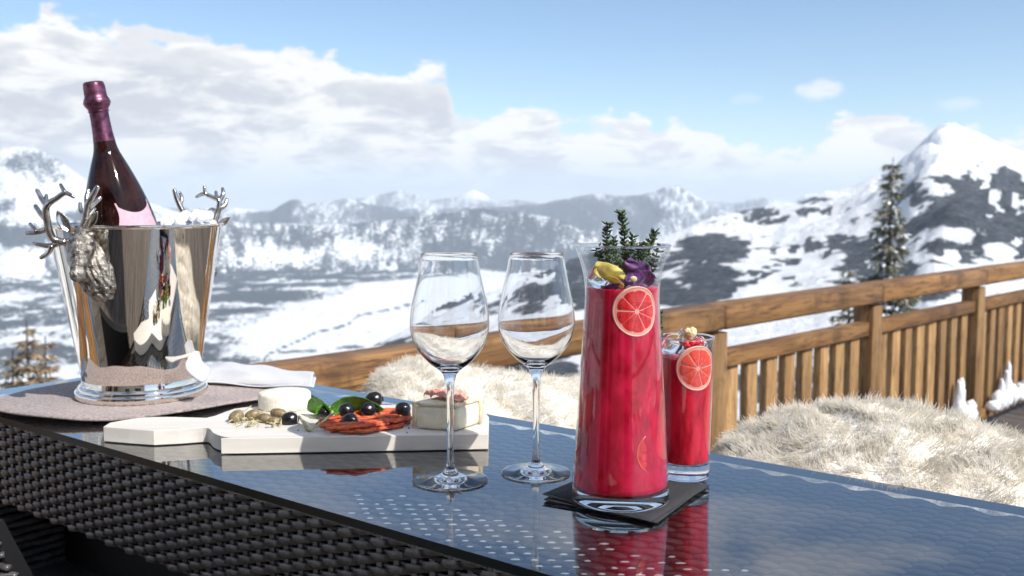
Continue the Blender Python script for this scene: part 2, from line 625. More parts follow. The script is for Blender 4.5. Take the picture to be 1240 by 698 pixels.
M['needles'] = pmat('spruce_needles', (0.10, 0.115, 0.075), 0.8, col2=(0.21, 0.19, 0.145), vscale=1.6, rand=0.1)
M['needles_brown'] = pmat('larch_twigs', (0.32, 0.22, 0.14), 0.85, col2=(0.22, 0.19, 0.13), vscale=2.0)
M['snow_on_tree'] = pmat('snow_on_branches', (0.85, 0.87, 0.9), 0.8)

# ================================================================== TERRAIN
def vnoise(x, y, seed):
    xi = np.floor(x).astype(np.int64)
    yi = np.floor(y).astype(np.int64)
    xf = x - xi
    yf = y - yi
    u = xf * xf * xf * (xf * (xf * 6 - 15) + 10)
    v = yf * yf * yf * (yf * (yf * 6 - 15) + 10)

    def h(i, j):
        n = (i * 374761393 + j * 668265263 + seed * 1442695041) & 0xFFFFFFFF
        n = ((n ^ (n >> 13)) * 1274126177) & 0xFFFFFFFF
        n = n ^ (n >> 16)
        return (n & 0xFFFF) / 65535.0
    a = h(xi, yi); b = h(xi + 1, yi); c = h(xi, yi + 1); d = h(xi + 1, yi + 1)
    return a + (b - a) * u + (c - a) * v + (a - b - c + d) * u * v


def fbm(x, y, octv=5, seed=1, gain=0.5):
    s = 0.0
    a = 1.0
    tot = 0.0
    for o in range(octv):
        s = s + a * vnoise(x, y, seed + o * 17)
        tot += a
        a *= gain
        x = x * 2.03 + 13.7
        y = y * 2.03 - 7.1
    return s / tot


def ridged(x, y, octv=5, seed=1):
    s = 0.0
    a = 1.0
    tot = 0.0
    for o in range(octv):
        s = s + a * (1 - np.abs(2 * vnoise(x, y, seed + o * 31) - 1))
        tot += a
        a *= 0.5
        x = x * 2.07 + 5.3
        y = y * 2.07 + 9.1
    return s / tot


def build_terrain():
    d0 = math.radians(34)
    th_d = np.linspace(-d0, d0, 1050)
    th_r = np.linspace(d0, 2 * PI - d0, 170)[1:-1]
    th = np.concatenate([th_d, th_r])
    nr = 470
    rr = np.exp(np.linspace(math.log(9.0), math.log(33000.0), nr))
    TH, R = np.meshgrid(th, rr, indexing='ij')
    Xw = R * np.sin(TH)
    Yw = R * np.cos(TH)
    TA = np.where(TH > PI, TH - 2 * PI, TH)
    tc_ = np.clip(TA, -1.1, 1.1)
    pxh = 620 + FPX * np.tan(tc_) / CP
    sl = lambda tab: None

    def skyl(tab, px=None):
        px = pxh if px is None else px
        xs = [q[0] for q in tab]
        ys = [q[1] for q in tab]
        py = np.interp(px, xs, ys)
        cx = (px - 620) / FPX
        cy = (349 - py) / FPX
        dz = -SP + cy * CP
        dy = CP + cy * SP
        return dz / np.hypot(cx, dy)
    n_big = ridged(Xw / 2600, Yw / 2600, 6, 3)
    n_mid = ridged(Xw / 700, Yw / 700, 5, 9)
    n_sm = fbm(Xw / 160, Yw / 160, 5, 21)
    FLOOR = -800.0
    near = -2.2 - (R - 9) * 0.30 + (fbm(Xw / 30, Yw / 30, 4, 5) - 0.5) * np.minimum(R * 0.03, 8)
    back = np.cos(TA) < -0.05
    near = np.where(np.abs(TA) > 1.3, np.maximum(near, -1.2 - (R - 9) * 0.05), near)
    near = np.maximum(near, FLOOR)
    floor = FLOOR + (n_sm - 0.5) * 14 + (fbm(Xw / 1500, Yw / 1500, 4, 77) - 0.5) * 60 * np.clip((R - 3000) / 4000, 0, 1)
    h = np.maximum(near, floor)
    layer = np.zeros_like(h)

    def add(tab, Rc, s_front, s_back, amp, noise, lid, cmin=0.0):
        nonlocal h, layer
        Hc = skyl(tab) * Rc
        n = (noise - 0.62) * amp
        hh = Hc - np.where(R < Rc, (Rc - R) * s_front, (R - Rc) * s_back)
        # amplitude fades on the crest to keep the outline
        hh = hh + n * (0.35 + 0.65 * np.clip(np.abs(R - Rc) / (0.08 * Rc), 0, 1))
        sel = hh > h
        h = np.where(sel, hh, h)
        layer = np.where(sel, lid, layer)

    A = [(-900, 215), (-200, 232), (200, 245), (290, 247), (330, 250), (430, 240), (470, 232), (484, 227), (500, 231), (520, 240),
         (556, 235), (566, 229), (574, 227), (584, 231), (600, 240), (640, 241), (700, 240), (800, 239), (880, 238), (900, 236), (960, 237),
         (975, 229), (1000, 230), (1020, 233), (1100, 236), (1400, 232), (2400, 225)]
    B = [(-900, 250), (200, 266), (250, 262), (285, 246), (305, 247), (325, 252), (340, 243), (352, 237), (360, 237), (372, 243), (395, 243), (420, 240),
         (450, 248), (480, 250), (540, 249), (560, 245), (600, 243), (620, 242), (660, 241), (690, 237), (715, 233),
         (745, 235), (775, 233), (795, 228), (806, 224), (818, 223), (832, 229), (850, 239), (866, 247), (875, 252),
         (900, 258), (1000, 262), (1400, 262), (2400, 250)]
    Lm = [(-1500, 215), (-500, 205), (-300, 190), (-150, 178), (-60, 200), (-20, 196), (5, 183), (22, 180), (45, 183), (70, 193), (95, 212), (120, 230), (160, 243),
          (200, 254), (240, 266), (280, 276), (330, 300), (400, 330)]
    C = [(-1500, 260), (-200, 285), (0, 277), (100, 272), (230, 264), (300, 266), (400, 269), (480, 262), (540, 252), (580, 250), (640, 254),
         (680, 263), (720, 282), (760, 305), (800, 320), (900, 335), (2400, 330)]
    add(A, 27000, 0.40, 0.5, 520, n_big, 5)
    add(B, 19000, 0.36, 0.5, 420, n_big, 4)
    add(Lm, 14500, 0.42, 0.5, 380, n_big, 3)
    add(C, 12300, 0.42, 0.4, 150, ridged(Xw / 900, Yw / 900, 5, 41), 2)
    # right-hand flank: one continuous slope rising from near the terrace to its ridge
    E = [(-900, 640), (0, 560), (300, 480), (400, 444), (440, 424), (470, 409), (500, 393), (545, 369), (600, 350), (640, 334), (700, 310), (750, 297),
         (780, 291), (810, 284), (840, 272), (862, 262), (885, 257), (915, 252), (950, 249), (985, 240), (1000, 233), (1030, 227), (1050, 217), (1066, 211), (1078, 203), (1086, 199),
         (1092, 193), (1100, 186), (1112, 172), (1120, 166), (1128, 157), (1136, 152), (1142, 150), (1150, 153), (1163, 158), (1180, 167), (1200, 173), (1225, 181), (1245, 188),
         (1400, 225), (1700, 215), (2400, 205)]
    ex = [q[0] for q in E]
    RE = np.interp(pxh, [-900, 0, 400, 540, 700, 810, 950, 1050, 1140, 1300, 1700], [900, 1100, 1900, 2600, 3200, 3700, 4800, 5600, 6200, 6000, 5000])
    crs = np.clip(np.abs(R - RE) / (0.10 * RE), 0, 1)
    pxw = pxh + (fbm(Xw / 900, Yw / 900, 4, 401) - 0.5) * 110 * crs
    ys = np.interp(pxw, ex, [q[1] for q in E])
    q = (1 / np.maximum(R, 1) - 1 / RE) / (1 / 420.0 - 1 / RE)
    q = np.clip(q, 0, 1)
    py = ys + (600 - ys) * q ** 0.82
    cx = (pxh - 620) / FPX
    cy = (349 - py) / FPX
    slp = (-SP + cy * CP) / np.hypot(cx, CP + cy * SP)
    hE = slp * R
    jag = np.clip((pxh - 820) / 300, 0, 1)
    crest = np.clip(np.abs(R - RE) / (0.07 * RE), 0.06, 1)
    hE = hE + ((n_mid - 0.62) * 170 + (n_sm - 0.5) * 60) * crest * np.clip((R - 400) / 2500, 0, 1) * (0.45 + 0.55 * jag)
    hE = np.where(R > RE, skyl(E) * RE - (R - RE) * 0.45, hE)
    hE = np.where(R < 420, -9999, hE)
    sel = hE > h
    h = np.where(sel, hE, h)
    layer = np.where(sel, 1, layer)
    h = np.minimum(h, 690)

    # --------- ground cover: forest / rock (1) or open snow (0)
    fwd = Yw * CP - h * SP
    up = Yw * SP + h * CP
    ok = fwd > 0.3 * R
    fw = np.where(ok, fwd, 1)
    PX = np.where(ok, 620 + FPX * Xw / fw, 5000)
    PY = np.where(ok, 349 - FPX * up / fw, 5000)

    wX = (fbm(Xw / 160, Yw / 160, 4, 501, 0.6) - 0.5)
    wY = (fbm(Xw / 190, Yw / 190, 4, 541, 0.6) - 0.5)

    def blobs(lst, base):
        f = np.full_like(h, base)
        for b in lst:
            x0, y0, wx, wy, amp = b[:5]
            ang = math.radians(b[5]) if len(b) > 5 else 0
            m = (np.abs(PX - x0) < 3 * max(wx, wy)) & (np.abs(PY - y0) < 3 * max(wx, wy))
            dx = PX[m] - x0
            dy = PY[m] - y0
            ca, sa = math.cos(ang), math.sin(ang)
            u = (dx * ca - dy * sa) / wx
            v = (dx * sa + dy * ca) / wy
            k = np.clip(1.6 - (u * u + v * v), 0, 1)
            if amp > 0:
                f[m] = np.maximum(f[m], base + (amp - base) * k)
            else:
                f[m] = f[m] + (amp - f[m]) * k
        return f
    nA = (fbm(Xw / 420, Yw / 420, 5, 101, 0.6) - 0.5) * 1.6
    nB = (fbm(Xw / 110, Yw / 110, 5, 131, 0.68) - 0.5) * 2.0
    # flank
    fl = [(860, 302, 40, 17, 1, 0), (812, 316, 13, 13, 1), (857, 337, 34, 20, 1, 10), (835, 358, 55, 11, 1, 8), (893, 354, 24, 7, 1, 12),
          (935, 265, 24, 4.5, 1), (912, 256, 27, 4, 1), (980, 240, 20, 6, .9), (983, 255, 10, 5, 1), (1008, 250, 8, 3, 1),
          (908, 331, 8, 6, 1), (935, 322, 7, 6, 1), (924, 335, 26, 3.5, 1, 42), (953, 319, 9, 4, .9), (986, 298, 9, 4, 1), (963, 300, 7, 3, .9),
          (976, 289, 5, 3, .9), (941, 300, 4, 3, .8), (994, 309, 6, 3, .9), (1020, 294, 22, 10, .75), (1035, 315, 14, 16, .9), (1017, 327, 12, 5, .9),
          (953, 342, 12, 3, .9), (1044, 296, 10, 10, .7), (1060, 300, 30, 14, .55), (1075, 330, 40, 14, .8),
          (1190, 182, 26, 7, .55, -8), (1172, 245, 50, 30, .95), (1222, 236, 26, 26, .8), (1168, 217, 22, 6, .8), (1225, 215, 24, 9, .7), (1185, 300, 75, 20, .95),
          (1120, 268, 34, 9, .7, 30), (1215, 268, 40, 16, .9), (1240, 290, 30, 12, .9), (1110, 240, 18, 14, .45), (1205, 243, 6, 26, -.5, 10), (1232, 245, 5, 14, -.3, 0),
          (1150, 281, 36, 7, -1), (1215, 300, 24, 9, -1), (1155, 318, 8, 12, -.6), (1232, 292, 12, 5, -1),
          (668, 344, 88, 13, 1, 24), (690, 345, 34, 26, 1), (640, 372, 40, 13, 1, 20), (545, 377, 45, 6.5, 1, 22), (485, 391, 22, 4, 1, 14), (480, 413, 36, 2.5, 1, 6), (740, 320, 60, 22, 1),
          (760, 350, 60, 20, .9), (664, 341, 20, 5.5, -1, 22), (676, 371, 18, 9, -1, 10), (600, 381, 24, 4, -.9, 20), (700, 383, 16, 7, -.9),
          (632, 447, 24, 13, 1), (680, 447, 24, 12, 1), (655, 430, 40, 6, .8), (870, 424, 12, 7, .8), (890, 436, 12, 6, .7), (1100, 352, 50, 12, .8), (1018, 412, 14, 16, .8),
          (990, 432, 24, 4, .6), (790, 500, 60, 30, .7), (1000, 470, 120, 26, .85), (900, 520, 40, 30, .8), (1130, 420, 80, 30, .85), (893, 492, 14, 12, -1), (960, 415, 40, 12, -1),
          (1080, 382, 60, 10, -1)]
    PX0, PY0 = PX, PY
    PX, PY = PX + wX * 46, PY + wY * 20
    Ff = blobs(fl, -0.75) + nA * 0.6 + nB * 1.15
    PX, PY = PX0, PY0
    Ff = Ff - 0.8 * np.clip((212 - PY) / 14, 0, 1) * (PX < 1170) - 0.5 * np.clip((200 - PY) / 10, 0, 1)
    # valley floor: white open farmland against a dark wooded belt
    yb = [325, 333, 343, 352, 362, 368, 380, 390, 398, 404, 410, 425, 432, 440, 470]
    xb = [560, 560, 432, 415, 385, 345, 325, 300, 272, 258, 290, 270, 300, 345, 380]
    X_b = np.interp(PY, yb, xb)
    Fv = np.clip((X_b - PX) / 22, -1, 1) * 0.62
    Fv = np.where(PY < 327, -0.35 + nB, Fv)
    Fv = Fv + np.where((PY > 327) & (PY < 338), 0.35, 0)
    left = np.clip((X_b - PX) / 22, 0, 1)
    strip = fbm(Xw / 700, Yw / 430, 4, 171, 0.55) - 0.5
    Fv = Fv + left * (strip * 3.6 - 0.38 + nB * .9) + nB * .6
    # roads and a stream across the white fields
    line = [(322, 444), (319, 436), (326, 428), (345, 420), (365, 412), (385, 402), (410, 397), (425, 391), (433, 383), (460, 378), (500, 368)]
    line2 = [(338, 427), (365, 425), (400, 423), (440, 420), (480, 414)]
    dmin = np.full_like(h, 99.0)
    box = (PX > 300) & (PX < 520) & (PY > 340) & (PY < 450) & (layer == 0)
    for L in (line, line2):
        for (xa, ya), (xc, yc) in zip(L[:-1], L[1:]):
            ux, uy = xc - xa, yc - ya
            t = np.clip(((PX[box] - xa) * ux + (PY[box] - ya) * uy) / (ux * ux + uy * uy), 0, 1)
            dd = np.hypot(PX[box] - xa - t * ux, (PY[box] - ya - t * uy))
            dmin[box] = np.minimum(dmin[box], dd)
    Fv = np.where(box, np.maximum(Fv, 0.75 - dmin * 0.75 + nB * 0.9), Fv)
    # wooded foothills with steep snowy gullies
    gull = fbm(TH * 150 + np.log(R) * 14, np.log(R) * 22, 5, 201, 0.65) - 0.5
    Fc = 0.26 + gull * 0.8 + nB * 1.0 + nA * .5 + np.clip((PX - 500) / 120, 0, 1) * 0.42
    Fc = Fc - .9 * np.exp(-(((PX - 432) / 26) ** 2 + ((PY - 302) / 13) ** 2)) - 0.8 * np.exp(-(((PX - 345) / 50) ** 2 + ((PY - 310) / 10) ** 2)) \
        - 0.55 * np.exp(-(((PX - 720) / 40) ** 2 + ((PY - 290) / 12) ** 2)) - 0.6 * np.exp(-(((PX - 640) / 42) ** 2 + ((PY - 263) / 3) ** 2))
    Fb = blobs([(346, 256, 36, 17, 1), (315, 262, 30, 8, .9), (390, 256, 30, 15, -1), (435, 268, 9, 6, -1), (495, 257, 24, 5, -1), (575, 248, 26, 12, -.7), (545, 262, 20, 4, -.8),
                (835, 242, 46, 18, -.75), (290, 255, 24, 7, -.6), (690, 260, 70, 16, .85), (770, 262, 30, 20, .7), (470, 262, 40, 6, .7), (620, 255, 40, 8, .6)], 0.25)
    Fb = Fb + (fbm(TH * 150 + np.log(R) * 60, np.log(R) * 14, 4, 211, 0.6) - 0.5) * 1.5 + nA * 0.5
    Fa = 0.15 + nA * 1.2 - 1.2 * np.exp(-(((PX - 574) / 20) ** 2 + ((PY - 232) / 7) ** 2)) - .5 * np.exp(-(((PX - 990) / 40) ** 2 + ((PY - 232) / 9) ** 2))
    Fl = blobs([(38, 199, 34, 13, .35), (60, 214, 24, 8, .2), (20, 250, 40, 5, .3), (40, 285, 120, 12, 1), (-80, 240, 60, 30, .6), (130, 262, 60, 9, .7)], -0.45) + nA * 0.7 + gull * 0.7  # the peak's upper grey blobs paint a shadow patch on the snow
    F = np.select([layer == 1, layer == 2, layer == 3, layer == 4, layer == 5], [Ff, Fc, Fl, Fb, Fa], Fv)
    F = np.where((layer == 0) & (R < 2600), -0.4 + nB * 2 + (fbm(Xw / 40, Yw / 40, 4, 301) - .5), F)
    F = np.where(~ok, nA * 2.5, F)
    F = np.where(R < 60, -1, F)

    nt = len(th)
    ids = np.arange(nt * nr).reshape(nt, nr)
    a = ids[:, :-1]
    b = np.roll(ids, -1, axis=0)[:, :-1]
    c = np.roll(ids, -1, axis=0)[:, 1:]
    d = ids[:, 1:]
    quads = np.stack([a, d, c, b], axis=-1).reshape(-1, 4)
    co = np.stack([Xw, Yw, h + EYE], axis=-1).reshape(-1, 3)
    # close the disc under the terrace
    co = np.vstack([co, [[0, 0, -2.4]]])
    me = bpy.data.meshes.new('snowy_mountains')
    nq = len(quads)
    tri = np.stack([np.full(nt, nt * nr), ids[:, 0], np.roll(ids[:, 0], -1)], axis=-1)
    me.vertices.add(len(co))
    me.vertices.foreach_set('co', co.ravel())
    me.loops.add(nq * 4 + nt * 3)
    me.loops.foreach_set('vertex_index', np.concatenate([quads.ravel(), tri.ravel()]).astype(np.int32))
    me.polygons.add(nq + nt)
    starts = np.concatenate([np.arange(nq) * 4, nq * 4 + np.arange(nt) * 3]).astype(np.int32)
    me.polygons.foreach_set('loop_start', starts)
    me.polygons.foreach_set('use_smooth', np.ones(nq + nt, dtype=bool))
    me.update(calc_edges=True)
    at = me.attributes.new('cover', 'FLOAT', 'POINT')
    at.data.foreach_set('value', np.append(F.ravel(), -1).astype(np.float32))
    m = bpy.data.materials.new('alpine_ground')
    m.use_nodes = True
    t = NT(m.node_tree)
    bs = t.n['Principled BSDF']
    bs.inputs['Roughness'].default_value = 0.85
    bs.inputs['Specular IOR Level'].default_value = 0.1
    an = t.add('ShaderNodeAttribute', attribute_name='cover')
    geo = t.add('ShaderNodeTexCoord')
    n_a = t.noise(geo.outputs['Object'], 1 / 38.0, 7, 0.7)
    n_b = t.noise(geo.outputs['Object'], 1 / 14.0, 4, 0.7)
    f = t.math('ADD', an.outputs['Fac'], t.math('MULTIPLY', t.math('SUBTRACT', n_a, 0.5), 4.6))
    fac = t.range(f, -0.12, 0.22)
    dust = t.range(n_b, 0.42, 0.72, 0, 0.45)
    forest = t.mix(t.range(n_a, 0.35, 0.65), (0.025, 0.036, 0.045), (0.065, 0.075, 0.09))
    forest = t.mix(t.math('MULTIPLY', dust, 0.5), forest, (0.45, 0.48, 0.52))
    snowc = t.mix(t.range(n_b, 0.3, 0.8, 0, 0.2), (0.86, 0.88, 0.9), (0.66, 0.70, 0.76))
    t.link(t.mix(fac, snowc, forest), bs.inputs['Base Color'])
    n_c = t.noise(geo.outputs['Object'], 1 / 130.0, 9, 0.68)
    bp = t.add('ShaderNodeBump')
    bp.inputs['Strength'].default_value = 0.85
    bp.inputs['Distance'].default_value = 60.0
    t.link(n_c, bp.inputs['Height'])
    t.link(bp.outputs[0], bs.inputs['Normal'])
    me.materials.append(m)
    o = bpy.data.objects.new('snowy_mountains', me)
    COL.objects.link(o)
    o['kind'] = 'structure'
    return o


build_terrain()

# ------------------------------------------------------------------ air
mbz = MB().box((0, 0, (-870 + 720) / 2 + EYE), (67000, 67000, 1590))
hm = bpy.data.materials.new('haze_air')
hm.use_nodes = True
tn = NT(hm.node_tree)
tn.n.remove(tn.n['Principled BSDF'])
pv = tn.add('ShaderNodeVolumePrincipled')
pv.inputs['Color'].default_value = (0.78, 0.89, 1.0, 1)
pv.inputs['Density'].default_value = 3.0e-5
pv.inputs['Anisotropy'].default_value = 0.0
tn.link(pv.outputs[0], tn.n['Material Output'].inputs['Volume'])
hz_o = obj('haze', mbz, hm, smooth=False)
hz_o['kind'] = 'stuff'

# ================================================================== TERRACE
RAIL_Z = EYE - 0.38
fa = P(400, 431, RAIL_Z)
fb = P(1240, 317, RAIL_Z)
fdir = (fb - fa)
fdir.z = 0
fdir.normalize()
fnor = Vector((fdir.y, -fdir.x, 0))                 # towards the deck
fang = math.atan2(fdir.y, fdir.x)


def on_fence(px):
    """ground point of the fence line met at picture column px"""
    d = ray(px, 400)
    k = d.x / d.y
    # fa + s*fdir with x = k*y
    s = (k * fa.y - fa.x) / (fdir.x - k * fdir.y)
    return s


S1, S2, S3 = on_fence(859), on_fence(1046), on_fence(1177)
BAY = (S3 - S1) / 2
print('fence', fa, fb, S1, S2, S3, BAY)


def fpt(s, z=0, off=0.0):
    p = fa + fdir * s + fnor * off
    return Vector((p.x, p.y, z))


# deck boards run square to the fence
deck = empty('deck', fpt(0, -0.03))
deck['kind'] = 'structure'
bmb = MB().box((0, -4.5, 0), (0.138, 9.0, 0.028))
board_src = None
for i in range(-28, 56):
    p = fpt(i * 0.144, -0.015 + random.uniform(-0.0012, 0.0012), -0.10)
    if board_src is None:
        board_src = obj('deck_board', MB().box((0, 0, 0), (0.138, 9.2, 0.028)), M['deck'], bevel=0.003)
        bo = board_src
    else:
        bo = copy_obj(board_src)
    bo.parent = deck
    c = p + fnor * 4.6
    bo.location = (c.x - deck.location.x, c.y - deck.location.y, c.z - deck.location.z)
    bo.rotation_euler = (0, 0, fang)
sub = MB().box((0, 0, 0), (12.4, 9.4, 0.12))
so = obj('deck_underside', sub, M['black'], smooth=False)
so.parent = deck
c = fpt(14 * 0.144, -0.105, -0.12) + fnor * 4.7
so.location = c - deck.location
so.rotation_euler = (0, 0, fang)

# railing
rail = empty('wooden_railing', fpt(0, 0), 'brown timber balustrade with square posts and upright slats along the terrace edge', 'railing')
rot_f = (0, 0, fang)
k_ids = list(range(-3, 4))


def rl(s, z, off=0.0):
    return fpt(s, z, off) - Vector(rail['_w'])


post_m = obj('post', MB().box((0, 0, 0.405), (0.095, 0.095, 0.83)), M['wood_z'], bevel=0.004)
top_m = obj('top_rail', MB().box((0, 0, 0), (BAY - 0.004, 0.115, 0.088)), M['wood_x'], bevel=0.012)
cap_none = None
mid_m = obj('middle_rail', MB().box((0, 0, 0), (BAY - 0.098, 0.062, 0.062)), M['wood_x'], bevel=0.005)
bot_m = obj('bottom_rail', MB().box((0, 0, 0), (BAY - 0.098, 0.075, 0.06)), M['wood_x'], bevel=0.005)
NB = 9
bal_h = 0.606
bal_m = obj('slat', MB().box((0, 0, bal_h / 2), (0.077, 0.034, bal_h)), M['wood_z'], bevel=0.003)
first = {}


def put(src, loc, rot=rot_f):
    o = src if src.name not in first else copy_obj(src)
    first[src.name] = 1
    o.parent = rail
    o.location = loc
    o.rotation_euler = rot
    return o


for k in k_ids:
    s = S1 + k * BAY
    put(post_m, rl(s, 0.0))
    if k == k_ids[-1]:
        continue
    put(top_m, rl(s + BAY / 2, RAIL_Z - 0.044, 0.012))
    put(mid_m, rl(s + BAY / 2, RAIL_Z - 0.205))
    put(bot_m, rl(s + BAY / 2, 0.10))
    for i in range(1, NB):
        put(bal_m, rl(s + BAY * i / NB, 0.1305, -0.004), (0, random.uniform(-.006, .006), fang + random.uniform(-.05, .05)))


# snow left on the lower rail
def snow_pile(name, spots, label):
    c0 = spots[0]
    mb = MB()
    for (s, z, r, hgt, off) in spots:
        sd = random.random() * 9
        mb.ball(fpt(s, z, off), (r, r * 0.9, hgt), seg=14, rings=9,
                fn=lambda d, q=sd: 1 + 0.16 * math.sin(5 * d.x + q) * math.cos(4 * d.z + 2 * q) + 0.10 * math.sin(9 * d.y + 3 * q))
    o = obj(name, mb, M['snow'], origin=fpt(spots[0][0], 0.13))
    return setp(o, label, 'snow')


sa = on_fence(1152)
snow_pile('snow_pile', [(sa + (x), 0.13 + dz, r, hh, 0.055) for x, dz, r, hh in
                        [(-0.14, 0.01, .045, .03), (-0.06, .01, .05, .04), (0.0, .03, .045, .10), (0.01, .12, .028, .09), (0.02, .18, .018, .05), (.07, .01, .05, .045), (.13, .02, .05, .05), (.16, 0.05, .03, .04)]],
          'snow lump with one thin spike on the lower rail left of the far post')
sb = on_fence(1212)
snow_pile('snow_pile', [(sb + (x), 0.13 + dz, r, hh, 0.06) for x, dz, r, hh in
                        [(-.26, .01, .04, .03), (-.20, .04, .028, .05), (-.15, .02, .035, .05), (-.13, .09, .018, .06), (-.07, .02, .04, .05), (-.05, .10, .024, .08), (-.02, .17, .014, .06), (0, .07, .02, .07),
                         (.04, .03, .045, .06), (.12, .02, .05, .04), (.22, .02, .05, .05), (.32, .03, .045, .06), (.36, .08, .03, .04), (.45, .03, .05, .06), (.55, .03, .05, .07), (.66, .03, .05, .06)]],
          'jagged white snow heap on the lower rail right of the far post')

# ------------------------------------------------------------------ chalet behind the terrace (mirrored in the bucket)
ch = empty('chalet', (0, -5.2, 0), 'timber chalet with cream ground floor behind the camera, mirrored in the steel bucket', 'building')
cx0, cx1 = -9.0, 2.6
obj('wall', MB().box((-3.2, -5.6, 1.3), (11.6, 0.5, 2.8)), M['plaster'], ch, smooth=False)
obj('roof', MB().box((-3.2, -6.2, 4.52), (13.0, 3.6, 0.14), Matrix.Rotation(math.radians(14), 3, 'X')), M['roof'], ch, smooth=False)
xx = cx0
bsrc = None
while xx < cx1:
    wd = 0.20
    if bsrc is None:
        bsrc = obj('facade_board', MB().box((0, 0, 0), (0.19, 0.05, 1.8)), M['chalet_wood'])
        o = bsrc
    else:
        o = copy_obj(bsrc)
    o.parent = ch
    o.location = (xx + 0.1, -0.13, 3.6)
    xx += wd
for i, (x, wd, z, hh) in enumerate([(-7.6, 1.4, 1.15, 2.1), (-5.2, 1.0, 1.5, 1.2), (-1.4, .8, 1.5, 1.2), (1.0, 1.2, 1.15, 2.1),
                                   (-6.4, 1.0, 3.6, 1.0), (-3.2, 1.0, 3.6, 1.0), (0.0, 1.0, 3.6, 1.0)]):
    yy = -5.34 if z < 3 else -5.27
    f = obj('window', MB().box((x, yy, z), (wd + 0.2, 0.06, hh + 0.16)), M['chalet_wood'], ch, smooth=False)
    obj('pane', MB().box((x - wd / 4, yy + 0.035, z), (wd / 2 - .06, 0.02, hh - .05)).box((x + wd / 4, yy + 0.035, z), (wd / 2 - .06, 0.02, hh - .05)), M['dark_glass'], f, smooth=False)
# a wing of the same house along the left side of the terrace, its face to the sun
obj('wing_wall', MB().box((-4.6, -3.3, 1.9), (1.6, 3.9, 4.0)), M['plaster'], ch, smooth=False)
yy = -5.2
while yy < -1.3:
    o = copy_obj(bsrc)
    o.parent = ch
    o.scale = (1, 1, 2.1)
    o.location = (-3.78, yy + .1 + 5.2, 1.98)
    o.rotation_euler = (0, 0, PI / 2)
    yy += .2 if not (-3.6 < yy < -2.8) else .8
for y, z, hh in [(-4.5, 1.15, 2.0), (-2.0, 1.4, 1.2)]:
    f = obj('window', MB().box((-3.73, y, z), (.06, .95, hh + .16)), M['chalet_wood'], ch, smooth=False)
    obj('pane', MB().box((-3.695, y - .22, z), (.02, .36, hh - .05)).box((-3.695, y + .22, z), (.02, .36, hh - .05)), M['dark_glass'], f, smooth=False)

# ------------------------------------------------------------------ trees
def conifer(name, base, hgt, rad, whorls, label, group, needle, snow_amt, seed, trunk_r, twigs=70):
    rnd = random.Random(seed)
    root = empty(name, base, label, 'tree', group)
    b = Vector(base)
    lean = Vector((rnd.uniform(-.02, .02), rnd.uniform(-.02, .02), 0))
    path = [b + Vector((0, 0, hgt * i / 8)) + lean * hgt * (i / 8) ** 2 for i in range(9)]
    obj('trunk', MB().tube(path, [trunk_r * (1 - i / 8) ** 0.8 + 0.01 for i in range(9)], 8), M['bark'], root)
    cv, cf, sv, sf, tv = MB(), MB(), MB(), MB(), MB()
    for wv in range(whorls):
        t = (wv + 0.5) / whorls
        z = hgt * (0.06 + 0.93 * t)
        L = rad * (1 - t) ** 1.2 * rnd.uniform(0.75, 1.15) + 0.12 * rad * (1 - t) + 0.02 * hgt * 0.4
        nb = rnd.randint(5, 8) if t < .8 else rnd.randint(3, 5)
        a0 = rnd.random() * 7
        for j in range(nb):
            if rnd.random() < 0.12:
                continue
            a = a0 + 2 * PI * j / nb + rnd.uniform(-.3, .3)
            LL = L * rnd.uniform(0.55, 1.2)
            dr = Vector((math.cos(a), math.sin(a), 0))
            sd = Vector((-dr.y, dr.x, 0))
            c = b + lean * hgt * t * t + Vector((0, 0, z))
            droop = rnd.uniform(0.25, 0.5) if t < 0.75 else rnd.uniform(-.35, .1)
            pth = [c + dr * LL * q + Vector((0, 0, -droop * LL * q * q ** 0.3 + 0.14 * LL * q ** 3)) for q in (0, .33, .66, 1)]
            tv.tube(pth, [0.012 * hgt / 8, .009 * hgt / 8, .006 * hgt / 8, .003 * hgt / 8], 4, cap=False)
            n = max(14, int(twigs * 4.6 * LL / rad))
            for q in range(n):
                u = rnd.random() ** 0.75
                seg_ = min(2, int(u * 3))
                f_ = u * 3 - seg_
                p = pth[seg_].lerp(pth[seg_ + 1], f_)
                wdt = LL * 0.30 * (1.1 - u) + 0.05
                o_ = sd * rnd.uniform(-wdt, wdt) + Vector((0, 0, rnd.uniform(-.10, .05) * LL - .02))
                s_ = rnd.uniform(0.08, 0.16) * (0.5 + rad * 0.35)
                dd = (dr * rnd.uniform(.3, 1) + sd * rnd.uniform(-.9, .9) + Vector((0, 0, rnd.uniform(-.8, .1)))).normalized()
                up_ = Vector((rnd.uniform(-.4, .4), rnd.uniform(-.4, .4), 1)).normalized()
                si = dd.cross(up_).normalized() * s_ * 0.32
                P0 = p + o_
                P1 = P0 + dd * s_ * 1.9
                th_ = up_ * s_ * 0.12
                tgt = sv if rnd.random() < snow_amt * .7 else cv
                if tgt is sv:
                    P0 = P0 + Vector((0, 0, s_ * .35)); P1 = P1 + Vector((0, 0, s_ * .3)); si = si * 1.3
                mid = (P0 + P1) / 2
                tgt.add([P0, mid + si + th_, P1, mid - si + th_, mid - th_], [(0, 1, 3), (1, 2, 3), (0, 4, 1), (1, 4, 2), (2, 4, 3), (3, 4, 0)])
    cr = obj('crown', cv, needle, root, smooth=False)
    cr['kind'] = 'stuff'
    obj('branches', tv, M['bark'], root, smooth=False)['kind'] = 'stuff'
    if sv.v:
        s_o = obj('snow_cover', sv, M['snow_on_tree'], root, smooth=False)
        s_o['kind'] = 'stuff'
    return root


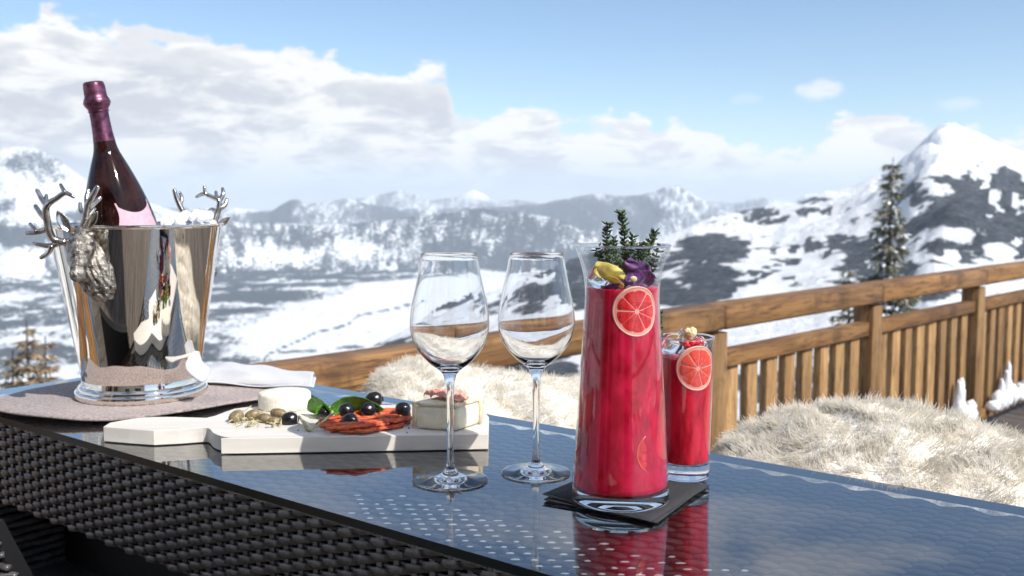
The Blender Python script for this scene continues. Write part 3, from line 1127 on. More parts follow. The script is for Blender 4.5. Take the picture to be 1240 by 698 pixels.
def tree_at(px, py_top, dist, hgt, **kw):
    tip = D(px, py_top, dist)
    return conifer('spruce_tree', (tip.x, tip.y, tip.z - hgt), hgt, **kw)


tree_at(1081, 190, 30, 13.5, rad=2.2, whorls=46, label='tall snow-dusted spruce standing beyond the railing in front of the snowy peak', group=None,
        needle=M['needles'], snow_amt=0.22, seed=5, trunk_r=0.16, twigs=42)
tree_at(1033, 322, 34, 9.2, rad=1.9, whorls=28, label='small dark spruce tip just above the railing left of the tall spruce', group=None,
        needle=M['needles'], snow_amt=0.12, seed=8, trunk_r=0.13, twigs=36)
tree_at(31, 388, 17, 6.0, rad=0.75, whorls=26, label='tallest of the thin young conifers at the left edge beyond the table', group=None,
        needle=M['needles_brown'], snow_amt=0.08, seed=12, trunk_r=0.06, twigs=36)
tree_at(50, 407, 18, 5.6, rad=0.62, whorls=24, label='shorter reddish-brown larch top just right of the tallest young conifer at the left edge', group=None,
        needle=M['needles_brown'], snow_amt=0.03, seed=19, trunk_r=0.05, twigs=30)
tree_at(6, 425, 17, 5.2, rad=0.6, whorls=22, label='lowest green conifer top in the left corner above the felt mat', group=None,
        needle=M['needles'], snow_amt=0.08, seed=23, trunk_r=0.05, twigs=30)

# ================================================================== TABLE
T = EYE - 0.30                                   # top of the glass
B1, B2 = P(380, 467, T), P(1240, 612, T)         # far long edge
F1, F2 = P(0, 502, T), P(650, 697, T)            # near long edge
tdir = (B2 - B1); tdir.z = 0; tdir.normalize()
fd = (F2 - F1); fd.z = 0; fd.normalize()
print('table dirs', tdir, fd)
tdir = (tdir + fd).normalized()
tnor = Vector((-tdir.y, tdir.x, 0))              # towards the far side
Fm = (F1 + F2) / 2
Bm = (B1 + B2) / 2
width = (Bm - Fm).dot(tnor)
s_left = (P(30, 466, T) - Fm).dot(tdir)          # left end
# left end passes through (105,455) and (30,468)
pl1, pl2 = P(105, 456, T), P(30, 468, T)
s_left = ((pl1 - Fm).dot(tdir) + (pl2 - Fm).dot(tdir)) / 2
s_right = s_left + 1.85
print('table width', width, 's_left', s_left)
tang = math.atan2(tdir.y, tdir.x)


def tp(s, w_, z):
    q = Fm + tdir * s + tnor * w_
    return Vector((q.x, q.y, z))


TB = tp((s_left + s_right) / 2, width / 2, 0.0)
table = empty('bar_table', TB, 'dark woven rattan table with thick tinted glass top in the foreground', 'table')
table.rotation_euler = (0, 0, tang)
# local frame: x along the table, y across, origin under its centre
LN = s_right - s_left
TL = Vector((-LN / 2, -width / 2, 0))


def tchild(name, mb, mat, loc=(0, 0, 0), rot=(0, 0, 0), **kw):
    me_o = obj(name, mb, mat, **kw)
    me_o.parent = table
    me_o.location = loc
    me_o.rotation_euler = rot
    return me_o


GT = 0.0085
mb = MB().box((0, 0, T - GT / 2), (LN, width, GT))
mb.m = [1, 1, 1, 1, 1, 0]
# face order of box(): -x,+x,-y,+y,-z,+z ; only the upper face is see-through tinted glass
mb.f = [mb.f[0], mb.f[1], mb.f[2], mb.f[3], mb.f[5]]
mb.m = [1, 1, 1, 1, 0]
tchild('glass_top', mb, [M['table_glass'], M['glass_edge']], smooth=False)
AP = 0.118
ztop = T - GT - 0.001
SP_ = 0.0225                                    # upright spacing
inset = 0.005
core_t = 0.012


def strand_mesh(length, wdt, thk, amp, phase, per=SP_, res=8):
    mb_ = MB()
    n = int(length / per * res)
    secs = 8
    vs = []
    for i in range(n + 1):
        x = length * i / n
        c_ = math.cos(PI * x / per + phase)
        y = amp * math.copysign(abs(c_) ** .62, c_)
        for k in range(secs):
            a = 2 * PI * k / secs
            # pillowed flat strand: fuller where it passes in front
            w2 = wdt / 2 * (0.86 + 0.18 * math.cos(PI * x / per + phase))
            vs.append((x, -y - math.sin(a) * thk / 2, math.cos(a) * w2 + 0.0010 * math.sin(PI * x / per + phase)))
    fs = []
    for i in range(n):
        for k in range(secs):
            k2 = (k + 1) % secs
            fs.append((i * secs + k, (i + 1) * secs + k, (i + 1) * secs + k2, i * secs + k2))
    fs.append(tuple(range(secs)))
    fs.append(tuple(n * secs + k for k in range(secs - 1, -1, -1)))
    mb_.add(vs, fs)
    return mb_


# dark box behind the weave
tchild('apron_core', MB().box((0, 0, ztop - AP / 2), (LN - 2 * inset - .02, width - 2 * inset - .02, AP - .006)), M['black'], smooth=False)
tchild('dark_filler', MB().box((0, .02, (T - .125) / 2), (LN - .09, width - .20, T - .125)), M['black'], smooth=False)  # black panel added to keep the space beneath the table dark
rows = 17
tchild('top_liner', MB().box((0, 0, ztop - .0092), (LN - .014, width - .014, .003)), M['black'], smooth=False)
rp = AP / rows
for side in (-1, 1):
    for endw, nm in ((0, 'long'), (1, 'short')):
        L_ = (LN - 2 * inset - .004) if not endw else (width - 2 * inset - .004)
        srcs = [strand_mesh(L_, rp * 1.30, 0.0030, 0.0023, ph, res=12) for ph in (0, PI)]
        so_ = []
        for ph in (0, 1):
            so_.append(None)
        for r in range(rows):
            z = ztop - rp * (r + .5)
            if not endw:
                loc = (-L_ / 2 if side < 0 else L_ / 2, (width / 2 - inset - .004) * side, z)
                rot = (0, 0, 0 if side < 0 else PI)
            else:
                loc = ((LN / 2 - inset - .004) * side, L_ / 2 if side < 0 else -L_ / 2, z)
                rot = (0, 0, -PI / 2 if side < 0 else PI / 2)
            ph = r % 2
            if so_[ph] is None:
                so_[ph] = tchild('strand', srcs[ph], M['wicker'], loc, rot)
            else:
                c = copy_obj(so_[ph])
                c.parent = table
                c.location = loc
                c.rotation_euler = rot
        # uprights
        n = int(L_ / SP_)
        if side == 1 and not endw:
            continue
        st = None
        for i in range(n + 1):
            q = -L_ / 2 + i * SP_
            if not endw:
                loc = (q, (width / 2 - inset - .004) * side, ztop - AP / 2)
            else:
                loc = ((LN / 2 - inset - .004) * side, -q if side < 0 else q, ztop - AP / 2)
            rot = (0, 0, 0 if not endw else PI / 2)
            if st is None:
                st = tchild('upright', MB().box((0, 0, 0), (0.0075, 0.0026, AP - .004)), M['wicker'], loc, rot, bevel=.0008)
            else:
                c = copy_obj(st)
                c.parent = table
                c.location = loc
                c.rotation_euler = rot
# weave under the glass: long strands side by side, seen dimly through the tint
rw = 0.0086
nrow = int((width - .016) / rw)
rw = (width - .014) / nrow
so_ = [None, None]
L_ = LN - .012
srcs = [strand_mesh(L_, rw * 1.1, 0.003, 0.0016, ph, res=8) for ph in (0, PI)]
for r in range(nrow):
    loc = (-L_ / 2, -width / 2 + .007 + rw * (r + .5), ztop - 0.0042)
    rot = (-PI / 2, 0, 0)
    ph = r % 2
    if so_[ph] is None:
        so_[ph] = tchild('top_strand', srcs[ph], M['wicker'], loc, rot)
    else:
        c = copy_obj(so_[ph])
        c.parent = table
        c.location = loc
        c.rotation_euler = rot
# pale lens chips that paint sun glints on the weave, row by row
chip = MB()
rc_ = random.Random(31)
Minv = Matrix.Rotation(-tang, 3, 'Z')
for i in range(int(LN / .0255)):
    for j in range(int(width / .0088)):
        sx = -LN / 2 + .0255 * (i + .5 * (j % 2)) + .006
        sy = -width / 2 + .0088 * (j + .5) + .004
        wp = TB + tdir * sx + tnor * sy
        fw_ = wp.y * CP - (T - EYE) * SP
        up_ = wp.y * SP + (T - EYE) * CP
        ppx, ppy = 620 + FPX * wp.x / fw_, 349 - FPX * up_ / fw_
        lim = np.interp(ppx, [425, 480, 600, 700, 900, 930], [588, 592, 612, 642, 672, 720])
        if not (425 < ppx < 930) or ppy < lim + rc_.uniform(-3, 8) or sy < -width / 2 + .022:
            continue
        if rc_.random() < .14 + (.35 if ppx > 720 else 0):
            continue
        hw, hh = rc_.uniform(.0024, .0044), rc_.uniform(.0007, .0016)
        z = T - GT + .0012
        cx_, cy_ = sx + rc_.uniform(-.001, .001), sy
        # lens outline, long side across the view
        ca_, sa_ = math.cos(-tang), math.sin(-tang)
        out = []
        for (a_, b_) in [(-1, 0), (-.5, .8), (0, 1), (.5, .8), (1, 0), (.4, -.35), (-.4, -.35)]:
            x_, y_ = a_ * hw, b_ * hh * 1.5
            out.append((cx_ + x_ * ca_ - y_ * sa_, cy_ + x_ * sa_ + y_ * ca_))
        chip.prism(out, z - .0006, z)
ck = tchild('glint_chips', chip, M['glint'], smooth=False)
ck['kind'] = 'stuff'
# woven legs
def woven_leg(cx_, cy_):
    lw = 0.115
    hgt = T - GT - AP
    lm = MB().box((cx_, cy_, hgt / 2), (lw - .014, lw - .014, hgt))
    leg = tchild('leg', lm, M['black'], smooth=False)
    wv = MB()
    nr_ = int(hgt / 0.012)
    for r in range(nr_):
        z = hgt - 0.012 * (r + .5)
        pts_ = []
        ph = (r % 2) * PI
        cs = [(-lw / 2, -lw / 2), (lw / 2, -lw / 2), (lw / 2, lw / 2), (-lw / 2, lw / 2)]
        for e in range(4):
            a_, b_ = cs[e], cs[(e + 1) % 4]
            for i in range(10):
                u = i / 10
                x = a_[0] + (b_[0] - a_[0]) * u
                y = a_[1] + (b_[1] - a_[1]) * u
                nx, ny = (b_[1] - a_[1]) / lw, -(b_[0] - a_[0]) / lw
                o_ = 0.0025 * math.cos(u * PI * 4 + ph)
                pts_.append((cx_ + x + nx * o_, cy_ + y + ny * o_, z))
        pts_.append(pts_[0])
        wv.tube(pts_, 0.0056, 6, cap=False)
    w_o = obj('leg_weave', wv, M['wicker'])
    w_o.parent = leg
    w_o['kind'] = 'stuff'


for cx_ in (-1, 1):
    for cy_ in (-1, 1):
        woven_leg(cx_ * (LN / 2 - .066), cy_ * (width / 2 - .066))

# ------------------------------------------------------------------ wicker chair in the lower left corner
ca, cb = D(-40, 640, 1.05), D(36, 698, 1.05)
chb = D(-60, 690, 1.05)
chair = empty('wicker_chair', (chb.x, chb.y, 0), 'dark wicker chair tucked under the left end of the table, barely in view', 'chair')
seatw = MB()
pA = D(-14, 640, 1.02); pB = D(22, 706, 1.02); pC = D(90, 900, 1.02)
obj('back_panel', MB().add([pA + Vector((-.35, 0, 0)), pA, pB, pC, pC + Vector((-.45, 0, 0)),
                            pA + Vector((-.35, .03, 0)), pA + Vector((0, .03, 0)), pB + Vector((0, .03, 0)), pC + Vector((0, .03, 0)), pC + Vector((-.45, .03, 0))],
                           [(4, 3, 2, 1, 0), (5, 6, 7, 8, 9), (0, 1, 6, 5), (1, 2, 7, 6), (2, 3, 8, 7), (3, 4, 9, 8), (4, 0, 5, 9)]), M['black'], chair, smooth=False)
wv = MB()
nrw = 26
for r in range(nrw):
    z = pA.z - 0.006 - r * 0.0112
    # right end follows the slanted edge
    u = (pA.z - z)
    xe = pA.x + (pB.x - pA.x) * u / (pA.z - pB.z) if z > pB.z else pB.x + (pC.x - pB.x) * (pB.z - z) / (pB.z - pC.z)
    pth = []
    x = xe + .004
    i = 0
    while x > xe - 0.4:
        pth.append((x, pA.y - .004 - .0028 * math.cos(PI * x / .017 + (r % 2) * PI), z + 0.0016 * math.sin(PI * x / .017 + (r % 2) * PI)))
        x -= .0034
    wv.tube(pth, 0.0044, 8, flat=.8)
wo = obj('woven_strands', wv, M['wicker'], chair)
wo['kind'] = 'stuff'
obj('seat', MB().box((pC.x - .25, pC.y + .25, pC.z), (.46, .46, .06)), M['wicker'], chair, smooth=False, bevel=.01)
for dx in (-.44, -.04):
    for dy in (.06, .44):
        obj('leg', MB().tube([(pC.x + dx, pC.y + dy, pC.z - .02), (pC.x + dx, pC.y + dy, 0)], .018, 8), M['black'], chair)

# ================================================================== FELT MAT
def zfelt(p_):
    return T + 0.004


felt_px = [(-30, 492), (0, 497), (20, 501), (45, 505), (70, 507), (100, 508), (150, 507), (190, 503), (230, 497), (270, 489), (310, 481), (352, 475), (351, 470), (346, 468),
           (300, 462), (262, 455), (235, 450), (205, 446), (170, 447), (130, 453), (95, 458), (60, 464), (30, 470), (0, 479), (-20, 484), (-40, 488)]
FZ = T + 0.009
fp = [P(x, y, FZ) for x, y in felt_px]
cen = sum(fp, Vector()) / len(fp)


def smooth_loop(pts_, sub_=4):
    out = []
    n = len(pts_)
    for i in range(n):
        p0, p1, p2, p3 = pts_[i - 1], pts_[i], pts_[(i + 1) % n], pts_[(i + 2) % n]
        for k in range(sub_):
            t = k / sub_
            out.append(0.5 * ((2 * p1) + (-p0 + p2) * t + (2 * p0 - 5 * p1 + 4 * p2 - p3) * t * t + (-p0 + 3 * p1 - 3 * p2 + p3) * t ** 3))
    return out


def pad(name, loop, zfun, thick, mat, center=None, rings=10, origin=None):
    n = len(loop)
    c = center or sum(loop, Vector()) / n
    mbp = MB()
    vs = []
    for side in (0, 1):
        vs.append(Vector((c.x, c.y, zfun(c) - side * thick)))
        for r in range(1, rings + 1):
            t = r / rings
            for q in loop:
                p_ = c.lerp(q, t)
                z = zfun(p_) - side * thick
                if r == rings:
                    z += (-0.18 if side == 0 else 0.18) * thick
                vs.append(Vector((p_.x, p_.y, z)))
        if side == 0:
            base1 = len(vs)
    fs = []
    for side, b0 in ((0, 0), (1, base1)):
        for k in range(n):
            k2 = (k + 1) % n
            f_ = (b0, b0 + 1 + k, b0 + 1 + k2)
            fs.append(f_ if side == 0 else f_[::-1])
        for r in range(rings - 1):
            for k in range(n):
                k2 = (k + 1) % n
                a_ = b0 + 1 + r * n
                f_ = (a_ + k, a_ + n + k, a_ + n + k2, a_ + k2)
                fs.append(f_ if side == 0 else f_[::-1])
    e0 = 1 + (rings - 1) * n
    e1 = base1 + 1 + (rings - 1) * n
    # rounded rim
    mid = []
    for k in range(n):
        q = loop[k]
        o_ = (q - c); o_.z = 0; o_.normalize()
        mid.append(len(vs))
        vs.append(Vector((q.x, q.y, zfun(q) - thick * .5)) + o_ * thick * 0.25)
    for k in range(n):
        k2 = (k + 1) % n
        fs.append((e0 + k, mid[k], mid[k2], e0 + k2))
        fs.append((mid[k], e1 + k, e1 + k2, mid[k2]))
    mbp.add(vs, fs)
    return obj(name, mbp, mat, origin=origin or (c.x, c.y, T))


BKT = P(172.5, 476, T + 0.007)                    # bucket foot centre (on the felt)


def zf(p_):
    # lies flat under the bucket, its near rim curls up a little
    d = (Vector((p_.x, p_.y, 0)) - Vector((BKT.x, BKT.y, 0))).length
    k = max(0, min(1, (d - .10) / .10))
    front = max(0, min(1, (-(p_.y - BKT.y)) / .08))
    return T + 0.0062 + 0.0060 * k * front + 0.0012 * k * math.sin(p_.x * 38) * (front + .3)


setp(pad('felt_mat', smooth_loop(fp, 3), zf, 0.005, M['felt']), 'taupe felt mat with a wavy rim lying under the steel bucket', 'mat')

# ================================================================== BUCKET
mpp = BKT.y / CP / FPX * 1.0
# distance scale at the bucket
dist_b = (BKT - Vector((0, 0, EYE))).dot(Vector((0, CP, -SP)))
mpp = dist_b / FPX
RR = 98.5 * mpp
RF = 76 * mpp
HB = D(174, 272, BKT.y).z - BKT.z
print('bucket', RR, RF, HB, dist_b)
bk = empty('ice_bucket', BKT, 'polished steel champagne bucket with stag heads, standing on the felt mat', 'ice bucket')
rb = 67 * mpp
prof = [(0, .002), (RF * .99, 0), (RF, .003), (RF, .0085), (RF * .985, .0105), (RF * .955, .0115), (RF * .95, .0145), (RF * .935, .017), (RF * .90, .0185), (RF * .895, .022),
        (rb * 1.005, .026)]
obj('foot', MB().lathe([(0, 0.0)] + prof[1:] + [(rb * .9, .028), (0, .028)], 96), M['chrome'], None, origin=(0, 0, 0), autosmooth=40)
foot = bpy.data.objects['foot']
foot.parent = bk
nseg = 14
outer = []
for i in range(nseg + 1):
    t = i / nseg
    z = .026 + (HB - .030) * t
    r = rb + (RR - .0015 - rb) * (t * 0.97 + 0.03 * t * t)
    outer.append((r, z))
rim = [(RR + .0005, HB - .0035), (RR + .0022, HB - .0015), (RR + .0018, HB + .001), (RR, HB + .0018), (RR - .002, HB)]
inner = [(r - .003, z) for r, z in reversed(outer)]
bd = obj('body', MB().lathe(outer + rim + inner + [(0, .030)], 160), M['chrome'], None, origin=(0, 0, 0), autosmooth=50)
bd.parent = bk

# ice heap inside the bucket
ib = MB()
vs = []
n1_, n2_ = 26, 64
irad = RR - .006
for i in range(n1_ + 1):
    for k in range(n2_):
        a = 2 * PI * k / n2_
        r = irad * i / n1_
        x, y = r * math.cos(a), r * math.sin(a)
        hgt = -.010 + 0.020 * math.exp(-(((x - irad * .76) / .028) ** 2 + ((y - 0.02) / .05) ** 2)) + 0.006 * math.exp(-(((x - irad * .42) / .04) ** 2 + ((y) / .05) ** 2))
        hgt += (random.random() - .5) * 0.005
        vs.append((BKT.x + x, BKT.y + y, BKT.z + HB + min(hgt, .03) - .0 * (i == n1_)))
fs = []
for i in range(n1_):
    for k in range(n2_):
        fs.append((i * n2_ + k, (i + 1) * n2_ + k, (i + 1) * n2_ + (k + 1) % n2_, i * n2_ + (k + 1) % n2_))
ib.add(vs, fs)
# a few loose lumps on the heap
for q in range(26):
    a = random.uniform(-.8, .9)
    r = irad * random.uniform(.45, .93)
    x, y = r * math.cos(a), r * math.sin(a) * .7
    zz = 0.006 + 0.016 * math.exp(-(((x - irad * .78) / .03) ** 2 + ((y - 0.01) / .05) ** 2))
    if x < irad * .62: zz *= .35
    s_ = random.uniform(.006, .011)
    ib.ball((BKT.x + x, BKT.y + y, BKT.z + HB - .002 + zz * .8), (s_, s_, s_ * .8), seg=7, rings=5, rot=Euler((random.random() * 3, random.random() * 3, 0)).to_matrix())
setp(obj('crushed_ice', ib, M['snow'], origin=(BKT.x, BKT.y, BKT.z + HB - .02)), 'white crushed ice heaped inside the steel bucket rim', 'ice', kind='stuff')


# stag heads
def antler(pts2, ydepth, dy, radii, parent, name='antler', tines=()):
    mbx = MB()
    radii = [q * .84 for q in radii]
    tines = [(a_, [q * .84 for q in b_], c_) for a_, b_, c_ in tines]
    n = len(pts2)
    pa = [D(p[0], p[1], ydepth + dy * i / (n - 1)) for i, p in enumerate(pts2)]
    # resample as smooth curve
    def cr(pp, rad):
        out, ro = [], []
        m = len(pp)
        for i in range(m - 1):
            p0, p1, p2, p3 = pp[max(i - 1, 0)], pp[i], pp[i + 1], pp[min(i + 2, m - 1)]
            for k in range(4):
                t = k / 4
                out.append(0.5 * ((2 * p1) + (-p0 + p2) * t + (2 * p0 - 5 * p1 + 4 * p2 - p3) * t * t + (-p0 + 3 * p1 - 3 * p2 + p3) * t ** 3))
                ro.append(rad[i] + (rad[i + 1] - rad[i]) * t)
        out.append(pp[-1]); ro.append(rad[-1])
        return out, ro
    o_, r_ = cr(pa, radii)
    mbx.tube(o_, r_, 10)
    mbx.ball(o_[-1], r_[-1] * 1.02, seg=8, rings=6)
    for tn_ in tines:
        tp_, tr_, td = tn_
        q = [D(p[0], p[1], ydepth + dy * td + 0.004 * i) for i, p in enumerate(tp_)]
        o_, r2 = cr(q, tr_)
        mbx.tube(o_, r2, 9)
        mbx.ball(o_[-1], r2[-1] * 1.02, seg=8, rings=6)
    # melt the joints together
    return obj(name, mbx, M['pewter_smooth'], parent)


def stag_head(c_face, c_tip, c_neck, scale, parent, ydirs):
    """skinned head: muzzle, brow, neck ruff"""
    mbx = MB()
    # neck ruff lying on the bucket wall
    ruff_c, ruff_r, ruff_rot = c_neck
    mbx.ball(ruff_c, ruff_r, rot=ruff_rot, seg=56, rings=40, fn=lambda d: 1 + 0.05 * math.sin(22 * d.x + 5 * d.z) * math.sin(6 * d.z + 4 * d.x) + 0.035 * math.sin(41 * d.y + 13 * d.x + 4 * d.z))
    path = [c_face[0].lerp(c_face[1], t) for t in (0, .2, .4, .6, .8, 1)]
    mbx.tube(path, [q * scale for q in (.012, .0165, .016, .0125, .0098, .0088)], 24)
    mbx.ball(path[-1], .0092 * scale, seg=20, rings=12)
    mbx.ball(path[0], .0125 * scale, seg=20, rings=12)
    # brow ridges, nostrils, eye bulges
    ax = (c_face[1] - c_face[0]).normalized()
    sdv = ax.cross(Vector((0, -1, 0.2))).normalized()
    fr = sdv.cross(ax).normalized()
    if fr.y > 0: fr = -fr
    for sg in (-1, 1):
        mbx.ball(path[1] + sdv * sg * .0135 * scale + fr * .007 * scale, .0045 * scale, seg=10, rings=8)
        mbx.ball(path[0] + sdv * sg * .010 * scale + fr * .006 * scale, (.006 * scale, .005 * scale, .004 * scale), seg=10, rings=8)
        mbx.ball(path[-1] + sdv * sg * .005 * scale + fr * .006 * scale, .0028 * scale, seg=8, rings=6)
    h_ = obj('stag_head', mbx, M['pewter'], parent)
    md = h_.modifiers.new('melt', 'REMESH')
    md.mode = 'VOXEL'
    md.voxel_size = 0.0011
    md.use_smooth_shade = True
    return h_


YH = BKT.y - 0.115
fc0, fc1 = D(101, 286, YH - .022), D(93.5, 333, YH - .045)
neck_c = D(113, 322, YH + .008)
rr_ = Euler((0, math.radians(-18), 0)).to_matrix()
head = stag_head((fc0, fc1), None, (neck_c, (.0275, .024, .052), rr_), 1.08, bk, None)


def ear(base, tip, wdt, depth, parent):
    b_, t_ = D(base[0], base[1], depth), D(tip[0], tip[1], depth - .004)
    ax = (t_ - b_)
    L = ax.length
    ax.normalize()
    sd = ax.cross(Vector((0, 1, 0))).normalized()
    mbx = MB()
    n = 9
    vs = []
    for i in range(n + 1):
        u = i / n
        wd_ = wdt * math.sin(PI * min(1, u * .93 + .07)) ** .8
        for k in range(7):
            v = (k - 3) / 3
            vs.append(b_ + ax * L * u + sd * wd_ * v + Vector((0, 1, 0)) * (wdt * .55 * (1 - v * v)))
    fs = [(i * 7 + k, i * 7 + k + 1, (i + 1) * 7 + k + 1, (i + 1) * 7 + k) for i in range(n) for k in range(6)]
    mbx.add(vs, fs)
    return obj('ear', mbx, M['pewter_smooth'], parent, solid=.0014, sub=1)


ear((84, 281), (68, 255), .0085, YH - .01, head)
ear((105, 277), (118, 256), .0070, YH - .012, head)
mp = mpp
antler([(80, 294), (66, 290.5), (60, 281), (57, 267), (55.5, 253.5), (60, 246), (68, 241), (79, 234), (89, 238.5)], YH - .012, -.03,
       [.0062, .0060, .0060, .0058, .0055, .0050, .0044, .0040, .0028], bk,
       tines=[([(79, 234), (76, 229), (73.5, 224)], [.004, .0034, .0026], .9), ([(57, 250), (51, 242), (45, 231)], [.0048, .0045, .0034], .5),
              ([(57, 248), (56, 242), (56, 237)], [.004, .0034, .0028], .55), ([(56.5, 266), (49, 259), (43, 250)], [.0052, .0044, .0034], .4),
              ([(58, 277), (47, 281), (33, 282.5)], [.0056, .0046, .0034], .3), ([(44, 281), (40, 276), (36.5, 271.5)], [.004, .0034, .0028], .35),
              ([(72, 294), (60, 298), (41, 295)], [.0056, .0045, .0028], .1), ([(63, 297), (59, 306), (50, 312)], [.0048, .004, .0034], .15)])
antler([(99, 278), (103, 268), (105, 256), (108, 245), (113, 236), (118, 227)], YH - .012, -.02, [.0058, .0058, .0056, .0052, .0046, .0036], bk,
       tines=[([(107, 252), (113, 247), (121, 240)], [.005, .0044, .0032], .5), ([(106, 250), (105, 240), (107, 231)], [.005, .0042, .0032], .55),
              ([(103, 266), (109, 260), (114, 253)], [.005, .0042, .003], .35), ([(104, 262), (98, 255), (97, 247)], [.0046, .004, .003], .35)])
# the far one
YF = BKT.y + .085
fc0, fc1 = D(243, 285, YF + .03), D(256, 330, YF + .05)
neck2 = D(236, 322, YF + .0)
rr2 = Euler((0, math.radians(18), 0)).to_matrix()
head2 = stag_head((fc0, fc1), None, (neck2, (.027, .022, .050), rr2), 1.0, bk, None)
ear((262, 276), (279, 263), .006, YF + .02, head2)
antler([(229, 272), (226, 266), (219, 252), (214, 241), (211, 231)], YF, .0, [.0056, .0056, .0055, .0048, .0038], bk,
       tines=[([(218, 250), (220, 241), (218, 234)], [.0046, .004, .003], .5), ([(225, 265), (221, 258), (219, 252)], [.004, .004, .003], .3)])
antler([(259, 274), (262, 262), (265, 252), (265, 243), (258, 239.5), (249, 234.5), (247.5, 226)], YF, .0, [.0058, .0058, .0055, .0048, .0044, .0038, .003], bk,
       tines=[([(249, 234.5), (243, 236), (238, 238.5)], [.004, .0036, .0028], .5), ([(265, 244), (270, 236), (269.5, 229)], [.0048, .0044, .0032], .5),
              ([(266, 252), (272, 249), (274.5, 242)], [.005, .0044, .0034], .5), ([(265, 242), (262, 237), (261.5, 233)], [.004, .0034, .003], .5),
              ([(263, 257), (257, 254), (253, 256)], [.0044, .004, .003], .4)])

# ================================================================== BOTTLE
YB = BKT.y - .03
topP = D(112.6, 99, YB - .012)
lowP = D(145, 271, YB)
axis = (lowP - topP)
kz = axis.length / 175.0
axis.normalize()
bprof = [(0, 0), (9, .2), (11.5, 1.5), (12.6, 5), (13, 12), (13.2, 18), (15.0, 22), (15.6, 25), (15.3, 28), (13.6, 31), (11.8, 34), (11.2, 40), (11.4, 52), (12.0, 64), (13.0, 73)]
gprof = [(12.9, 73), (13.8, 80), (16.0, 88), (20.0, 98), (25.0, 111), (30.0, 125), (34.5, 139), (38.5, 153), (41.6, 166), (43.6, 179), (44.8, 192), (45.2, 206), (45.2, 330), (43, 340), (0, 338)]
upv = -axis
rq = upv.to_track_quat('Z', 'X')
Rm = rq.to_matrix()


def on_axis(r, s, a):
    """point of the bottle surface: radius r, s down from the top, angle a from the camera-facing side"""
    d = Vector((math.cos(a), math.sin(a), 0))
    return topP + axis * s + d


e1 = Vector((1, 0, 0)) - axis * axis.x
e1.normalize()
e2 = axis.cross(e1).normalized()
if e2.y > 0: e2 = -e2                          # e2 faces the camera, e1 faces right


def rev(prof_, seg=72, mbx=None):
    mbx = mbx or MB()
    vs = []
    for (r, s_) in prof_:
        for k in range(seg):
            a = 2 * PI * k / seg
            vs.append(topP + axis * (s_ * kz) + (e1 * math.cos(a) + e2 * math.sin(a)) * max(r, .01) * kz)
    fs = []
    for i in range(len(prof_) - 1):
        for k in range(seg):
            fs.append((i * seg + k, i * seg + (k + 1) % seg, (i + 1) * seg + (k + 1) % seg, (i + 1) * seg + k))
    mbx.add(vs, fs)
    return mbx


def dens(prof_, m=3):
    out = []
    n = len(prof_)
    for i in range(n - 1):
        p0, p1, p2, p3 = [Vector((*prof_[j], 0)) for j in (max(i - 1, 0), i, i + 1, min(i + 2, n - 1))]
        for k in range(m):
            t = k / m
            q = 0.5 * ((2 * p1) + (-p0 + p2) * t + (2 * p0 - 5 * p1 + 4 * p2 - p3) * t * t + (-p0 + 3 * p1 - 3 * p2 + p3) * t ** 3)
            out.append((q.x, q.y))
    out.append(prof_[-1])
    return out


bt = empty('champagne_bottle', topP + axis * (330 * kz), 'dark champagne bottle with burgundy foil and pink shield label leaning in the bucket', 'bottle')
obj('foil', rev(dens(bprof, 3)), M['foil'], bt)
obj('glass_body', rev(dens(gprof[:-3], 4) + gprof[-3:]), M['bottle'], bt)
# wire cage and seam on the foil
wmb = MB()
for rr0, ss in ((15.9, 25.5), (12.2, 36)):
    pth = [topP + axis * ss * kz + (e1 * math.cos(2 * PI * k / 40) + e2 * math.sin(2 * PI * k / 40)) * rr0 * kz for k in range(41)]
    wmb.tube(pth, .0007, 6, cap=False)
obj('foil_ring', wmb, M['foil'], bt)
# shield label
gs = dens(gprof[:-3], 4)
def grad(s_):
    return float(np.interp(s_, [q[1] for q in gs], [q[0] for q in gs]))
vs, fs = [], []
nu, nv = 26, 20
for i in range(nu + 1):
    u = i / nu                                   # 0 left .. 1 right
    a = math.radians(71 - 73 * u)
    # scooped crown with three points
    topc = 150 + 13 * (abs(math.sin(PI * u * 1.0)) ** 0.8)
    if u < .04 or u > .96: topc = 149
    for j in range(nv + 1):
        v = j / nv
        ss = topc + (240 - topc) * v
        shrink = 1 - 0.12 * math.sin(min(v * 3, 1) * PI)      # waisted sides
        aa = math.radians(35) + (a - math.radians(35)) * shrink
        r = grad(ss) + .35
        vs.append(topP + axis * ss * kz + (e1 * math.cos(aa) + e2 * math.sin(aa)) * r * kz)
for i in range(nu):
    for j in range(nv):
        a_ = i * (nv + 1) + j
        fs.append((a_, a_ + 1, a_ + nv + 2, a_ + nv + 1))
obj('shield_label', MB().add(vs, fs), M['label'], bt)

# ================================================================== WHITE CLOTH NAPKIN
def cloth(name, corners, nu, nv, zfun, thick, mat, label, cat, origin=None):
    """corners: 4 world points (left-near, right-near, right-far, left-far)"""
    a_, b_, c_, d_ = corners
    mbx = MB()
    vs = []
    for i in range(nu + 1):
        u = i / nu
        for j in range(nv + 1):
            v = j / nv
            p_ = a_.lerp(b_, u).lerp(d_.lerp(c_, u), v)
            vs.append(Vector((p_.x, p_.y, p_.z + zfun(u, v))))
    fs = [(i * (nv + 1) + j, (i + 1) * (nv + 1) + j, (i + 1) * (nv + 1) + j + 1, i * (nv + 1) + j + 1) for i in range(nu) for j in range(nv)]
    mbx.add(vs, fs)
    return mbx


nmb = MB()
zb = T + .012
cn = [P(236, 461, zb), P(378, 467, zb + .004), P(381, 456, zb + .004), P(252, 446, zb)]
cn[2] = P(381, 455, zb + .006)


